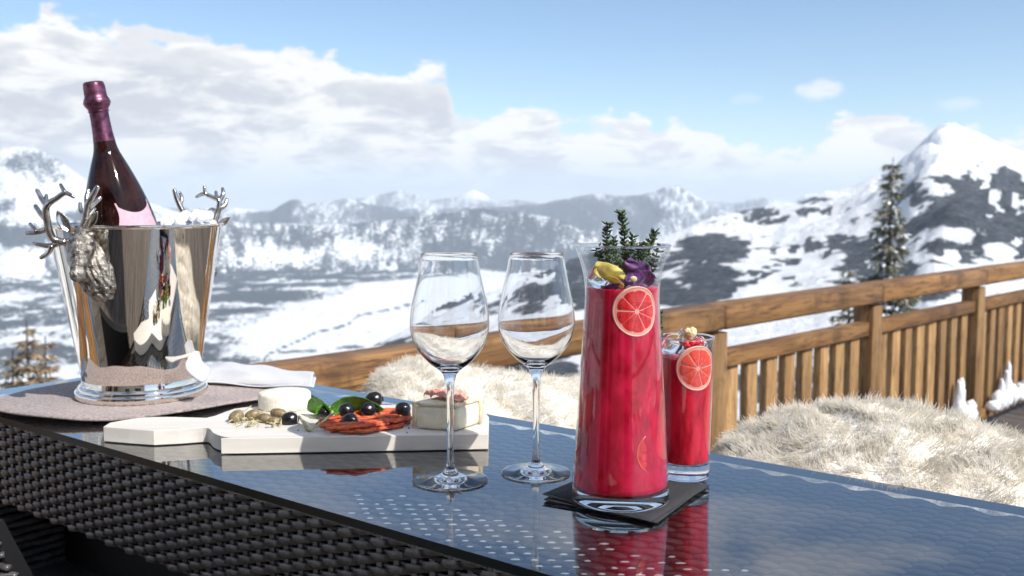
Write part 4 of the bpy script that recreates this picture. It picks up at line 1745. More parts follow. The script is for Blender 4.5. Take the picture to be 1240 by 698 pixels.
def ridge_z(u, v):
    e = min(v, 1 - v) * 6
    e = min(e, 1) ** .5
    return e * (0.010 + 0.009 * math.exp(-((u - .22) / .16) ** 2) * math.sin(PI * min(1, v * 1.1)) + 0.006 * math.exp(-((u - .5) / .2) ** 2) + .0018 * math.sin(u * 17 + v * 5)) * (1 - .45 * u) - .004 * (1 - e)


nap = cloth('n', cn, 46, 18, ridge_z, .003, None, '', '')
lower = cloth('n', [c + Vector((0.004, -.006, -.004)) for c in cn], 40, 12, lambda u, v: 0.002 * math.sin(u * 9), .003, None, '', '')
np_root = empty('white_napkin', P(300, 466, T + .007), 'folded white linen napkin lying on the felt mat right of the bucket', 'napkin')
obj('upper_fold', nap, M['linen'], np_root, solid=-.0025, sub=1)
obj('lower_fold', lower, M['linen'], np_root, solid=-.0025, sub=1)
# corner flap standing against the bucket
yb = BKT.y - .04
fl = MB()
pts_ = [D(236, 421, yb + .035), D(244, 437, yb + .02), D(254, 449, yb), D(246, 463, yb - .05), D(233, 458, yb - .045), D(226, 449, yb - .02), D(227, 436, yb)]
cc = sum(pts_, Vector()) / len(pts_) + Vector((0, -.006, .002))
lp = smooth_loop(pts_, 4)
vs = [cc]
for r in range(1, 6):
    for q in lp:
        vs.append(cc.lerp(q, r / 5) + Vector((0, .003 * math.sin(q.z * 260) * r / 5, 0)))
n = len(lp)
fs = [(0, 1 + k, 1 + (k + 1) % n) for k in range(n)]
for r in range(4):
    for k in range(n):
        fs.append((1 + r * n + k, 1 + (r + 1) * n + k, 1 + (r + 1) * n + (k + 1) % n, 1 + r * n + (k + 1) % n))
fl.add(vs, fs)
obj('corner_flap', fl, M['linen'], np_root, solid=.002)

# ================================================================== SERVING BOARD
BZ = T + .0195
bpx = [(125, 517), (156, 519.5), (186, 521.5), (216, 520), (246, 518), (254, 519.5), (258, 524), (268, 528), (280, 530), (291, 531), (591, 526), (592, 505), (578, 489), (300, 493), (284, 495),
       (272, 499), (262, 503), (252, 505.5), (247, 506), (212, 505), (188, 505), (168, 506), (150, 509), (133, 512)]
bw = [P(x, y, BZ) for x, y in bpx]
poly = []
for i_, p in enumerate(bw):
    poly.append((p.x, p.y))
    if 3 <= i_ <= 8 or 16 <= i_ <= 18:
        p0, p1, p2, p3 = bw[i_ - 1], bw[i_], bw[i_ + 1], bw[(i_ + 2) % len(bw)]
        for t in (.25, .5, .75):
            q = 0.5 * ((2 * p1) + (-p0 + p2) * t + (2 * p0 - 5 * p1 + 4 * p2 - p3) * t * t + (-p0 + 3 * p1 - 3 * p2 + p3) * t ** 3)
            poly.append((q.x, q.y))
bo = obj('serving_board', MB().prism(poly, T + .0012, BZ), M['board'], origin=P(420, 520, T), smooth=False, bevel=.0016)
setp(bo, 'white serving board with a shaped handle carrying cheese, olives and meat', 'board')

# ------------------------------------------------------------------ cheeses
cb_ = P(341, 497, BZ)
kk = (cb_ - Vector((0, 0, EYE))).dot(Vector((0, CP, -SP))) / FPX
rc = 31.5 * kk
hc = 19.5 * kk
cb_.y += rc * .55
prof = [(0, 0), (rc * .93, 0), (rc * .99, .0012), (rc, .004), (rc * 1.005, hc * .5), (rc, hc - .004), (rc * .985, hc - .0015), (rc * .94, hc), (rc * .5, hc + .0004), (0, hc + .0006)]
setp(obj('round_cheese', MB().lathe(prof, 64, c=cb_), M['camembert'], origin=cb_), 'small round white-rind cheese on the board behind the caper berries', 'cheese')

# block of cheese: plan from the photograph's corners, standing on the board
q0, q1, q2 = P(501.5, 520, BZ), P(553, 523.5, BZ), P(582, 514, BZ)
q3 = q0 + (q2 - q1) * 1.0 + (q1 - q0) * .12
hch = D(552.5, 491, q1.y).z - BZ
mbx = MB()
pl = [q0, q1, q2, q3]
n = 8
vs = []
H_ = hch
cheese_root = empty('cheese_block', (q0 + q2) / 2, 'cream cheese wedge with pale rind at the right end of the board', 'cheese')
mbx.prism([(p.x, p.y) for p in pl], BZ + .0004, BZ + H_ - .003)
cb1 = obj('paste', mbx, M['cheese'], cheese_root, bevel=.005)
cb1.data.transform(Matrix.Identity(4))
cen_ = sum(pl, Vector()) / 4
rnd_poly = [(cen_ + (p - cen_) * 1.012) for p in pl]
obj('rind', MB().prism([(p.x, p.y) for p in rnd_poly], BZ + H_ - .0035, BZ + H_ + .0012), M['cheese_rind'], cheese_root, bevel=.0015)
# rind corners standing proud at the outer ends
edge_mb = MB()
for p in (q0, q2):
    p2_ = cen_ + (p - cen_) * .985
    edge_mb.tube([Vector((p2_.x, p2_.y, BZ + .002)), Vector((p2_.x, p2_.y, BZ + H_))], .003, 8)
obj('rind_edge', edge_mb, M['cheese_rind'], cheese_root)


def blob_strip(path, wid, thick, seed, mat, name, label, cat, group=None, wave=.3, origin=None, seg=10):
    rnd = random.Random(seed)
    mbx = MB()
    n = 26
    pp = []
    for i in range(n + 1):
        t = i / n * (len(path) - 1)
        k = min(int(t), len(path) - 2)
        pp.append(path[k].lerp(path[k + 1], t - k) + Vector((0, rnd.uniform(-.0006, .0006), rnd.uniform(-.0005, .0005))))
    vs = []
    ph = rnd.random() * 6
    for i, p in enumerate(pp):
        t = (pp[min(i + 1, n)] - pp[max(i - 1, 0)]).normalized()
        sd = t.cross(Vector((0, 0, 1))).normalized()
        upn = sd.cross(t)
        w_ = wid * (0.75 + .3 * math.sin(i * .8 + ph) * wave + .25 * min(1, min(i, n - i) / 3))
        for k in range(seg):
            a = 2 * PI * k / seg
            vs.append(p + sd * math.cos(a) * w_ / 2 + upn * (math.sin(a) * thick / 2 + .0011 * math.sin(a * 3 + i * .7 + ph)))
    fs = []
    for i in range(n):
        for k in range(seg):
            k2 = (k + 1) % seg
            fs.append((i * seg + k, i * seg + k2, (i + 1) * seg + k2, (i + 1) * seg + k))
    fs.append(tuple(range(seg - 1, -1, -1)))
    fs.append(tuple(n * seg + k for k in range(seg)))
    mbx.add(vs, fs)
    o = obj(name, mbx, mat, origin=origin or path[0])
    return setp(o, label, cat, group)


# ham crumpled on the cheese
hm_ = MB()
hc0 = cen_ + Vector((-.004, .008, H_ + .002))
hc0.z = BZ + H_ + .0012
nu, nv = 40, 16
vs = []
for i in range(nu + 1):
    for j in range(nv + 1):
        u, v = i / nu * 2 - 1, j / nv * 2 - 1
        x = u * .0315 * (1 - .12 * v * v)
        y = v * .016 * (1 - .3 * u * u)
        env = math.sqrt(max(0, 1 - .8 * u * u)) * math.sqrt(max(0, 1 - .55 * v * v))
        z = .0070 * env + .0022 * math.sin(u * 11 + v * 3) * math.cos(v * 6 + u * 2) + .0012 * math.sin(u * 23 + 1) + .001 * math.sin(v * 17 + u * 9)
        vs.append(hc0 + tdir * x + tnor * y + Vector((0, 0, z)))
fs = [(i * (nv + 1) + j, (i + 1) * (nv + 1) + j, (i + 1) * (nv + 1) + j + 1, i * (nv + 1) + j + 1) for i in range(nu) for j in range(nv)]
hm_.add(vs, fs)
setp(obj('ham_slice', hm_, M['ham'], origin=hc0, solid=-.0016, sub=1), 'crumpled pink cured ham lying on top of the cheese wedge', 'ham')

# dried sausage strips
strips = [((383, 514), (430, 508), (497, 502), 'hindmost'), ((386, 511), (440, 503), (492, 498), None), ((392, 518), (440, 512), (498, 506), None), ((388, 516), (430, 513), (480, 509), None),
          ((400, 521), (445, 518), (496, 511), None), ((395, 519), (430, 517), (470, 514), None), ((412, 522.5), (440, 522), (488, 515), 'frontmost'),
          ((402, 506), (440, 499), (478, 496), None), ((420, 517), (455, 513), (496, 508), None), ((388, 509), (410, 505), (440, 500), None)]
SLAB = ['lowest strip at the back of the sausage heap, below the long basil leaf', 'strip along the back edge of the sausage heap', 'strip in the middle of the sausage heap under the lowest olive',
        'raised strip lying across the middle of the sausage heap', 'strip just behind the frontmost one in the sausage heap', 'raised strip at the front left end of the sausage heap',
        'frontmost dried sausage strip, nearest the front edge of the board', 'short strip at the back of the heap between the olives', 'raised strip reaching the cheese wedge on the right of the heap',
        'short strip under the small basil leaf at the left back of the heap']
for i, (a_, b_, c_, w_) in enumerate(strips):
    zz = BZ + .003 + (.004 if i in (3, 5, 8) else 0) + (.002 if i in (9,) else 0)
    pth = [P(a_[0], a_[1], zz), P(b_[0], b_[1], zz + .002), P(c_[0], c_[1], zz)]
    blob_strip(pth, .0078, .0036, i + 3, M['salami'], 'sausage_strip', SLAB[i], 'sausage', 'dried sausage strips on the board')


# leaves
def leaf(name, base, tip, wdt, arch, label, mat=None, curl=.3, roll=0.0):
    b_, t_ = Vector(base), Vector(tip)
    ax = (t_ - b_)
    L = ax.length
    ax.normalize()
    sd = ax.cross(Vector((0, 0, 1))).normalized()
    upn = sd.cross(ax).normalized()
    sd2 = sd * math.cos(roll) + upn * math.sin(roll)
    upn = sd2.cross(ax).normalized()
    sd = sd2
    vs = []
    nu, nv = 18, 10
    for i in range(nu + 1):
        u = i / nu
        w_ = wdt * (math.sin(PI * u ** .8) ** .75) + .0002
        for j in range(nv + 1):
            v = j / nv * 2 - 1
            z = arch * math.sin(PI * u) + curl * w_ * (abs(v) ** 1.5) - .0009 * math.cos(v * 9) * math.sin(u * 30) - .001 * math.exp(-(v / .12) ** 2)
            vs.append(b_ + ax * L * u + sd * w_ * v + upn * z)
    fs = [(i * (nv + 1) + j, (i + 1) * (nv + 1) + j, (i + 1) * (nv + 1) + j + 1, i * (nv + 1) + j + 1) for i in range(nu) for j in range(nv)]
    o = obj(name, MB().add(vs, fs), mat or M['basil'], origin=b_, solid=.0008, sub=1)
    return setp(o, label, 'leaf')


leaf('basil_leaf', P(372, 497, BZ + .006), P(402, 499, BZ + .012), .017, .004, 'green basil leaf standing beside the round cheese', roll=1.0, curl=.2)
leaf('basil_leaf', P(398, 498, BZ + .006), P(465, 496, BZ + .012), .0175, .009, 'long bright green basil leaf arched behind the black olives', roll=1.05, curl=-.1)
leaf('basil_leaf', P(383, 505, BZ + .003), P(400, 492, BZ + .016), .009, .003, 'small folded basil leaf at the left end of the sausage strips', roll=.6)


# olives
def olive(px, py, zoff, r, asp, label, rotz, tilt=0.0):
    c = P(px, py, BZ + zoff)
    kx = (c - Vector((0, 0, EYE))).dot(Vector((0, CP, -SP))) / FPX
    R_ = r * kx * 1.13
    mbx = MB()
    seed_ = px * .37
    mbx.ball((0, 0, 0), (R_ * asp, R_, R_), seg=28, rings=18, fn=lambda d: 1 + .03 * math.sin(4 * d.y + seed_) + .018 * math.sin(9 * d.z + 7 * d.x + seed_) - .16 * math.exp(-((d.x - 1) ** 2) / .02))
    mbx.v = [tuple(Vector(v) + c) for v in mbx.v]
    root = empty('black_olive', c, label, 'olive', 'black olives on the board')
    fr_ = obj('flesh', mbx, M['olive'], root)
    # stone-hole rim at one end
    tr = MB()
    pth = [c + Vector((R_ * asp * .93, math.cos(2 * PI * k / 14) * R_ * .26, math.sin(2 * PI * k / 14) * R_ * .26)) for k in range(15)]
    tr.tube(pth, R_ * .07, 6, cap=False)
    obj('hole_rim', tr, M['olive'], root)
    root.rotation_euler = (0, tilt, rotz)
    return root


olive(351, 508.5, .005, 8.8, 1.12, 'leftmost black olive, wrinkled, lying among the caper berries', 0.2)
olive(394, 500, .008, 6.5, 1.2, 'small black olive tucked into the green leaf beside the round cheese', 0.8)
olive(419.5, 497, .014, 8.2, 1.0, 'black olive resting against the long basil leaf, above the shiny-holed one', 2.2, .4)
olive(423.5, 511, .006, 9.3, 1.12, 'black olive with its stone hole facing the camera, lowest on the sausage strips', -1.2)
olive(446, 496.5, .012, 8.3, 1.1, 'black olive in the middle of the strips, just below the topmost one', .6)
olive(453, 484, .017, 8.8, 1.15, 'topmost black olive perched on the tip of the long basil leaf', .2)
olive(488, 496, .010, 8.3, 1.05, 'rightmost black olive standing beside the cheese wedge', 1.5, .3)


# caper berries
def caper(px, py, zoff, r, asp, rotz, label, tilt=.0, stem=1.0):
    c = P(px, py, BZ + zoff)
    kx = (c - Vector((0, 0, EYE))).dot(Vector((0, CP, -SP))) / FPX
    R_ = r * kx
    mbx = MB()
    R_ *= 1.05
    asp *= 1.15
    mbx.ball(c, (R_ * asp, R_, R_), seg=22, rings=14, fn=lambda d: 1 + .02 * math.sin(8 * math.atan2(d.z, d.y)) - .12 * abs(d.x) ** 6)
    root = empty('caper_berry', c, label, 'caper', 'caper berries on the board')
    obj('berry', mbx, M['caper'], root)
    p0 = c + Vector((R_ * asp * .95, 0, 0))
    obj('stem', MB().tube([p0, p0 + Vector((R_ * .9, 0, -R_ * .2)), p0 + Vector((R_ * 2.0 * stem, R_ * .4, -R_ * .5))], [R_ * .16, R_ * .12, R_ * .12], 6), M['stalk'], root)
    root.rotation_euler = (0, tilt, rotz)
    return root


caper(286, 505, .006, 7.2, 1.3, .9, 'leftmost plump olive-brown caper berry at the handle end of the board', -.5)
caper(306, 503, .006, 6.6, 1.35, .4, 'caper berry second from the left, in front of the round cheese', -.3)
caper(321, 507, .005, 6.2, 1.45, -.6, 'greenish caper berry lying forward, third from the left')
caper(337, 501, .008, 6.2, 1.6, -.4, 'long caper berry just left of the leftmost black olive')
caper(332, 510, .004, 4.8, 1.5, .2, 'smallest caper berry in front, beside the leftmost black olive')
# thin pale stalks and shreds
def stalk(pts3, rad, label):
    o = obj('pale_stalk', MB().tube([P(x, y, BZ + z) for x, y, z in pts3], rad, 8, flat=.6), M['stalk'], origin=P(pts3[0][0], pts3[0][1], BZ))
    return setp(o, label, 'stalk', 'pale stalks among the antipasti')
stalk([(374, 521, .002), (368, 512, .005), (362, 504, .008)], [.0026, .0024, .0018], 'short pale stalk leaning left between olive and sausage')
stalk([(375, 521, .003), (388, 513, .006), (400, 503, .013), (403, 498, .017)], [.0024, .0022, .0019, .0015], 'long pale stalk slanting up over the left end of the sausage strips')
stalk([(366, 502, .006), (378, 506, .008), (395, 506, .010), (402, 501, .014)], [.0014, .0014, .0014, .001], 'thin curved stalk under the basil leaf')
stalk([(344, 503, .010), (350, 497, .014), (358, 499, .011), (360, 505, .006)], [.0013, .0013, .0012, .001], 'thin looped stalk over the leftmost black olive')
shr = MB()
rnd = random.Random(4)
for i in range(46):
    x, y = rnd.uniform(282, 345), rnd.uniform(507, 517)
    p0 = P(x, y, BZ + rnd.uniform(.001, .004))
    d_ = Vector((rnd.uniform(-1, 1), rnd.uniform(-1, 1), rnd.uniform(-.1, .5))).normalized() * rnd.uniform(.004, .011)
    shr.tube([p0, p0 + d_ * .5 + Vector((0, 0, .0015)), p0 + d_], rnd.uniform(.0005, .0010), 5)
setp(obj('herb_shreds', shr, M['stalk'], origin=P(315, 512, BZ)), 'scattered thin brownish shreds in front of the caper berries', 'herbs', kind='stuff')
crumb = MB()
for (x, y, r) in [(495, 518.5, .0012), (493, 524, .0009), (361, 521, .001), (300, 516, .001), (322, 518, .0008), (430, 524, .0007)]:
    crumb.ball(P(x, y, BZ + r * .8), (r, r, r * .8), seg=7, rings=5)
setp(obj('crumbs', crumb, M['olive'], origin=P(495, 520, BZ)), 'a few dark crumbs on the front of the white board', 'crumbs', kind='stuff')


# ================================================================== WINE GLASSES
def wine_glass(loc, label, s=1.0, rbase=.040):
    H = .2417
    outer = [(0, .0002), (rbase - .001, .0000), (rbase, .0009), (rbase - .0006, .0018), (rbase * .8, .0026), (rbase * .5, .0042), (rbase * .27, .0072), (.0066, .0115), (.0046, .0165), (.0038, .024),
             (.0035, .045), (.0035, .07), (.0039, .086), (.0045, .099), (.0056, .1085), (.0080, .1155), (.0130, .1205), (.0205, .1260), (.0275, .1330), (.0345, .1420), (.0395, .1530),
             (.0417, .1650), (.0414, .1760), (.0394, .1900), (.0361, .2050), (.0324, .2230), (.0292, H)]
    inner = [(.02898, H + .00012), (.02878, H - .0006), (.03190, .2230), (.03555, .2050), (.0388, .1900), (.0407, .1760), (.0409, .1650), (.0384, .1537), (.0332, .1435), (.0262, .1350), (.0188, .1285), (.0105, .1240), (.0045, .1222), (0, .1219)]
    po = dens2(outer, 3)
    pi_ = dens2(inner, 3)
    root = empty('wine_glass', loc, label, 'wine glass', 'empty wine glasses on the table')
    mbx = MB().lathe(po + pi_, 96)
    g = obj('bowl_and_stem', mbx, M['crystal'], None, origin=(0, 0, 0), autosmooth=42)
    g.parent = root
    g.scale = (s, s, s)
    return root


def dens2(prof_, m=3):
    out = []
    n = len(prof_)
    for i in range(n - 1):
        p0, p1, p2, p3 = [Vector((*prof_[j], 0)) for j in (max(i - 1, 0), i, i + 1, min(i + 2, n - 1))]
        L0, L1, L2 = max((p1 - p0).length, 1e-6), (p2 - p1).length, max((p3 - p2).length, 1e-6)
        m1 = (p2 - p0) / (L0 + L1) * L1
        m2 = (p3 - p1) / (L1 + L2) * L1
        for k in range(m):
            t = k / m
            h00, h10, h01, h11 = 2 * t ** 3 - 3 * t * t + 1, t ** 3 - 2 * t * t + t, -2 * t ** 3 + 3 * t * t, t ** 3 - t * t
            q = p1 * h00 + m1 * h10 + p2 * h01 + m2 * h11
            out.append((max(q.x, 0), q.y))
    out.append(prof_[-1])
    return out


wine_glass(P(545.5, 582, T + .0002), 'clear empty wine glass in front of the cheese wedge, left of the pair')
wine_glass(P(649, 573, T + .0002), 'clear empty wine glass standing between its twin and the red carafe', s=.995, rbase=.0382)

# ================================================================== BLACK PAPER NAPKINS
def quad_sheet(name, px4, z, label):
    w4 = [P(x, y, z) for x, y in px4]
    mbx = MB()
    n = 10
    vs = []
    for i in range(n + 1):
        for j in range(n + 1):
            u, v = i / n, j / n
            p = w4[0].lerp(w4[1], u).lerp(w4[3].lerp(w4[2], u), v)
            vs.append(p + Vector((0, 0, .0006 * math.sin(u * 5 + z * 900) * (1 - v))))
    fs = [(i * (n + 1) + j, (i + 1) * (n + 1) + j, (i + 1) * (n + 1) + j + 1, i * (n + 1) + j + 1) for i in range(n) for j in range(n)]
    o = obj(name, mbx.add(vs, fs), M['black_paper'], origin=sum(w4, Vector()) / 4, solid=-.0014)
    return setp(o, label, 'napkin')


a4, b4, c4 = P(657, 601, T + .004), P(789, 631, T + .004), P(858, 588, T + .004)
d4 = a4 + c4 - b4
def topx(v):
    return v
mbn = MB()
vs = []
n = 10
for i in range(n + 1):
    for j in range(n + 1):
        u, v = i / n, j / n
        p = a4.lerp(b4, u).lerp(d4.lerp(c4, u), v)
        vs.append(p + Vector((0, 0, .0028 * max(0, 1 - u * 2.4) * max(0, 1 - v * 1.6) - .0012)))
fs = [(i * (n + 1) + j, (i + 1) * (n + 1) + j, (i + 1) * (n + 1) + j + 1, i * (n + 1) + j + 1) for i in range(n) for j in range(n)]
setp(obj('black_napkin', MB().add(vs, fs), M['black_paper'], origin=(a4 + c4) / 2, solid=-.0009), 'upper black paper napkin directly under the red carafe', 'napkin')
a5 = P(655, 608, T + .0014)
off = a5 - a4
vs2 = []
rt = Matrix.Rotation(math.radians(3.2), 3, 'Z')
cN = (a4 + c4) / 2
for i in range(n + 1):
    for j in range(n + 1):
        u, v = i / n, j / n
        p = a4.lerp(b4, u).lerp(d4.lerp(c4, u), v)
        p = rt @ (p - cN) + cN
        p.z = T + .0014
        vs2.append(p)
setp(obj('black_napkin', MB().add(vs2, fs), M['black_paper'], origin=(a4 + c4) / 2, solid=-.0009), 'lower black paper napkin peeking out from beneath the upper one', 'napkin')

# ================================================================== CARAFE
NZ = T + .0030
CC = P(751, 603.5, NZ)
kc = (CC - Vector((0, 0, EYE))).dot(Vector((0, CP, -SP))) / FPX
HC = D(752, 298, CC.y).z - NZ
print('carafe', HC, 57.5 * kc)


def zc(py):
    return D(752, py, CC.y).z - NZ


cprof = [(0, 0), (.0458, 0), (.0472, .0012), (.0474, .0035), (.0470, .010), (.0456, zc(560)), (.0440, zc(530)), (.0425, zc(500)), (.0408, zc(465)), (.0390, zc(430)), (.0374, zc(400)),
         (.0361, zc(375)), (.0355, zc(360)), (.0359, zc(345)), (.0376, zc(330)), (.0408, zc(315)), (.0458, HC)]
sc_ = (58.8 * kc) / .0474
cprof = [(r * sc_, z) for r, z in cprof]
WT = .0018
BT = .0135


def r_at(z):
    return float(np.interp(z, [q[1] for q in cprof], [q[0] for q in cprof]))


jug = empty('carafe', CC, 'tall waisted glass carafe of red drink standing on the black napkins', 'carafe')
wall = [q for q in cprof if q[1] >= BT]
outer_w = [(r_at(BT), BT)] + wall
ow = dens2(outer_w, 3)
ZL = zc(347.5)


def wt_(z):                                    # below the drink the wall reads as part of it
    return .0004 + .0014 * max(0, min(1, (z - ZL + .002) / .008))


iw = [(r - wt_(z), z) for r, z in reversed(ow)]
w_o = obj('wall', MB().lathe(ow + [(r_at(HC) - WT * .5, HC + .0009)] + iw, 96), M['jug_glass'], None, origin=(0, 0, 0), autosmooth=42)
w_o.parent = jug
b_o = obj('thick_base', MB().lathe([(0, .0046), (cprof[1][0] * .35, .0042), (cprof[1][0] * .65, .0028), (cprof[1][0] * .88, .0006), (cprof[1][0], 0), (cprof[2][0], .0012), (cprof[3][0], .0035), (r_at(BT) + .0001, BT - .0002), (r_at(BT) - WT * .6, BT + .0003), (r_at(BT) * .7, BT - .0015), (0, BT - .002)], 96), M['crystal'], None, origin=(0, 0, 0), autosmooth=50)
b_o.parent = jug
rmb = MB()
rmb.tube([(math.cos(2 * PI * k / 72) * (r_at(HC) - .0008), math.sin(2 * PI * k / 72) * (r_at(HC) - .0008), HC + .0008) for k in range(73)], .0011, 8, cap=False)
rm_o = obj('rim', rmb, M['crystal'], None, origin=(0, 0, 0))
rm_o.parent = jug
# the drink
lq = [(0, BT + .0008), (r_at(BT) - .0045, BT + .0008), (r_at(BT + .003) - .0012, BT + .003)] + [(r - .0012, z) for r, z in ow if BT + .005 < z < ZL - .001] + [(r_at(ZL) - .0012, ZL - .0006), (r_at(ZL) - .0020, ZL), (0, ZL - .0003)]
lo = obj('carafe_drink', MB().lathe(lq, 96, c=CC), M['drink'], origin=CC + Vector((0, 0, BT)), autosmooth=60)
setp(lo, 'deep red drink filling the tall carafe', 'drink')


# ------------------------------------------------------------------ citrus slices bent along the glass
def slice_on(cyl_c, rfun, px, py, rad, label, seedrot, mat_pulp, clip=None, push=0.0, nseg_=9, azim=None, sink=None):
    """centre given by picture position on the front of a vessel wall"""
    d = ray(px, py)
    # intersect the vertical cylinder of radius rfun(z) iteratively
    r = rfun(.1)
    for _ in range(6):
        # 2d intersection
        A_ = d.x ** 2 + d.y ** 2
        B_ = -2 * (cyl_c.x * d.x + cyl_c.y * d.y)
        C_ = cyl_c.x ** 2 + cyl_c.y ** 2 - r * r
        disc = max(B_ * B_ - 4 * A_ * C_, 0)
        t = (-B_ - math.sqrt(disc)) / (2 * A_)
        z = EYE + d.z * t
        r = rfun(z - cyl_c.z)
    hit = Vector((d.x * t, d.y * t, z))
    a0 = math.atan2(hit.y - cyl_c.y, hit.x - cyl_c.x)
    z0 = z - cyl_c.z

    def mp_(u, v, depth):
        zz = z0 + v
        if sink is not None:                    # tilts away into the drink towards the right
            depth -= .0035 * max(0, u / rad - sink)
        rr = rfun(zz) + depth
        aa = a0 + u / rr
        return Vector((cyl_c.x + rr * math.cos(aa), cyl_c.y + rr * math.sin(aa), cyl_c.z + zz))
    root = empty('citrus_slice', hit, label, 'citrus slice')

    def ring(r0, r1, dep0, dep1, n=64):
        mbx = MB()
        vs = []
        for k in range(n):
            a = 2 * PI * k / n
            for (rr, dp) in ((r0, dep0), (r0, dep1), ((r0 + r1) / 2, dep1 + .0002), (r1, dep1 - .0001), (r1, dep0)):
                vs.append(mp_(rr * math.cos(a), rr * math.sin(a), dp))
        fs = []
        for k in range(n):
            k2 = (k + 1) % n
            for j in range(4):
                fs.append((k * 5 + j, k2 * 5 + j, k2 * 5 + j + 1, k * 5 + j + 1))
        return mbx.add(vs, fs)
    obj('rind', ring(rad * .938, rad, -.0022, .00022 + push), M['rind'], root)
    # pith disc
    mbx = MB()
    vs = [mp_(0, 0, push)]
    n = 64
    rings_ = 8
    for i in range(1, rings_ + 1):
        for k in range(n):
            a = 2 * PI * k / n
            vs.append(mp_(rad * .94 * i / rings_ * math.cos(a), rad * .94 * i / rings_ * math.sin(a), push))
    fs = [(0, 1 + k, 1 + (k + 1) % n) for k in range(n)]
    for i in range(rings_ - 1):
        for k in range(n):
            fs.append((1 + i * n + k, 1 + (i + 1) * n + k, 1 + (i + 1) * n + (k + 1) % n, 1 + i * n + (k + 1) % n))
    obj('pith', mbx.add(vs, fs), M['pith'], root)
    for q in range(nseg_):
        a1 = seedrot + 2 * PI * q / nseg_ + random.uniform(-.05, .05)
        a2 = a1 + 2 * PI / nseg_
        gap = .019
        mbx = MB()
        vs = []
        nu, nv = 7, 6
        for i in range(nu + 1):
            ru = .10 + .74 * i / nu
            g = gap / ru * .55
            for j in range(nv + 1):
                v = j / nv
                aa = a1 + g + (a2 - a1 - 2 * g) * v
                rr = rad * ru
                if i == nu:
                    rr -= rad * .05 * (2 * v - 1) ** 4
                edge_ = min(1, min(v, 1 - v) * 5, (i / nu) * 5 + .2, (1 - i / nu) * 5)
                vs.append(mp_(rr * math.cos(aa), rr * math.sin(aa), .00002 + .00032 * max(edge_, 0) ** .5 + push))
        fs = [(i * (nv + 1) + j, (i + 1) * (nv + 1) + j, (i + 1) * (nv + 1) + j + 1, i * (nv + 1) + j + 1) for i in range(nu) for j in range(nv)]
        obj('segment', mbx.add(vs, fs), mat_pulp, root)
    return root


rin = lambda z: r_at(min(max(z, BT), HC)) - .0009
slice_on(CC, rin, 771.5, 377.5, 29 * kc, 'large red citrus slice with pale rim against the carafe glass near the top', .3, M['pulp'])
s2 = slice_on(CC, rin, 792, 549, 24.5 * kc, 'half-sunk citrus slice low on the right inside the carafe', .9, M['pulp'], push=.0, sink=-.62)
for k_ in bpy.data.objects:
    if k_.parent == s2 and k_.name.startswith('pith'):
        k_.data.materials[0] = M['pulp']
    if k_.parent == s2 and k_.name.startswith('rind'):
        k_.data.materials[0] = M['pulp2']
slice_on(CC, rin, 701, 540, 20 * kc, 'citrus slice edge just showing at the lower left of the carafe', .2, M['pulp'], sink=-.2)


# ------------------------------------------------------------------ petals, ice, herbs
def petal(name, c, ax, sdv, L, W, mat, label, cup=.35, ruf=.08, seed=1, cat='flower', parent=None):
    ax = ax.normalized()
    sdv = (sdv - ax * sdv.dot(ax)).normalized()
    nn = ax.cross(sdv)
    vs = []
    nu, nv = 16, 14
    for i in range(nu + 1):
        u = i / nu
        w_ = W * math.sin(PI * (u * .86 + .1)) ** .65
        for j in range(nv + 1):
            v = j / nv * 2 - 1
            z = cup * W * v * v + ruf * W * math.sin(5 * v + 7 * u + seed) * u + cup * L * .5 * (u - .5) ** 2
            vs.append(c + ax * L * (u - .5) + sdv * w_ * v + nn * z)
    fs = [(i * (nv + 1) + j, (i + 1) * (nv + 1) + j, (i + 1) * (nv + 1) + j + 1, i * (nv + 1) + j + 1) for i in range(nu) for j in range(nv)]
    o = obj(name, MB().add(vs, fs), mat, parent, origin=None if parent else c, solid=.0006, sub=1)
    if label: setp(o, label, cat)
    return o


yc = CC.y
Xv, Yv, Zv = Vector((1, 0, 0)), Vector((0, 1, 0)), Vector((0, 0, 1))
ylf = empty('yellow_flower', D(737, 333, yc - .022), 'yellow flower petals floating in the carafe left of the purple bloom', 'flower')
petal('petal', D(738, 332, yc - .025), Vector((1, .1, -.42)), Vector((.2, -.5, .8)), .033, .0095, M['yellow'], None, parent=ylf, cup=-.3, seed=1)
petal('petal', D(733, 328, yc - .020), Vector((1, .5, -.15)), Vector((0, -.3, 1)), .026, .0075, M['yellow'], None, parent=ylf, cup=.3, seed=3)
petal('petal', D(746, 341, yc - .027), Vector((1, 0, -.6)), Vector((.3, -.8, .5)), .018, .006, M['yellow'], None, parent=ylf, cup=.2, seed=5)
pan = empty('purple_pansy', D(771, 331, yc - .018), 'deep purple pansy resting on the drink in the carafe', 'flower')
for (x, y, dy, ax, sd, L, W, sd_) in [(764, 326, -.018, (-.6, 0, 1), (1, -.3, .5), .019, .0095, 1), (776, 329, -.014, (.8, 0, .8), (1, -.2, -.8), .020, .0105, 2), (782, 337, -.012, (1, .1, -.1), (0, -.4, 1), .018, .009, 3),
                                      (769, 339, -.022, (.2, -.5, -1), (1, 0, 0), .015, .0095, 4), (757, 345, -.020, (-1, -.3, -.5), (0, -.8, .6), .020, .007, 5), (742, 348, -.022, (-1, 0, -.1), (0, -1, .3), .022, .006, 6)]:
    petal('petal', D(x, y, yc + dy), Vector(ax), Vector(sd), L, W, M['purple'], None, parent=pan, cup=.3, ruf=.2, seed=sd_)
obj('flower_centre', MB().ball(D(767, 338, yc - .028), (.0035, .002, .0028), seg=10, rings=8), M['cream_petal'], pan)


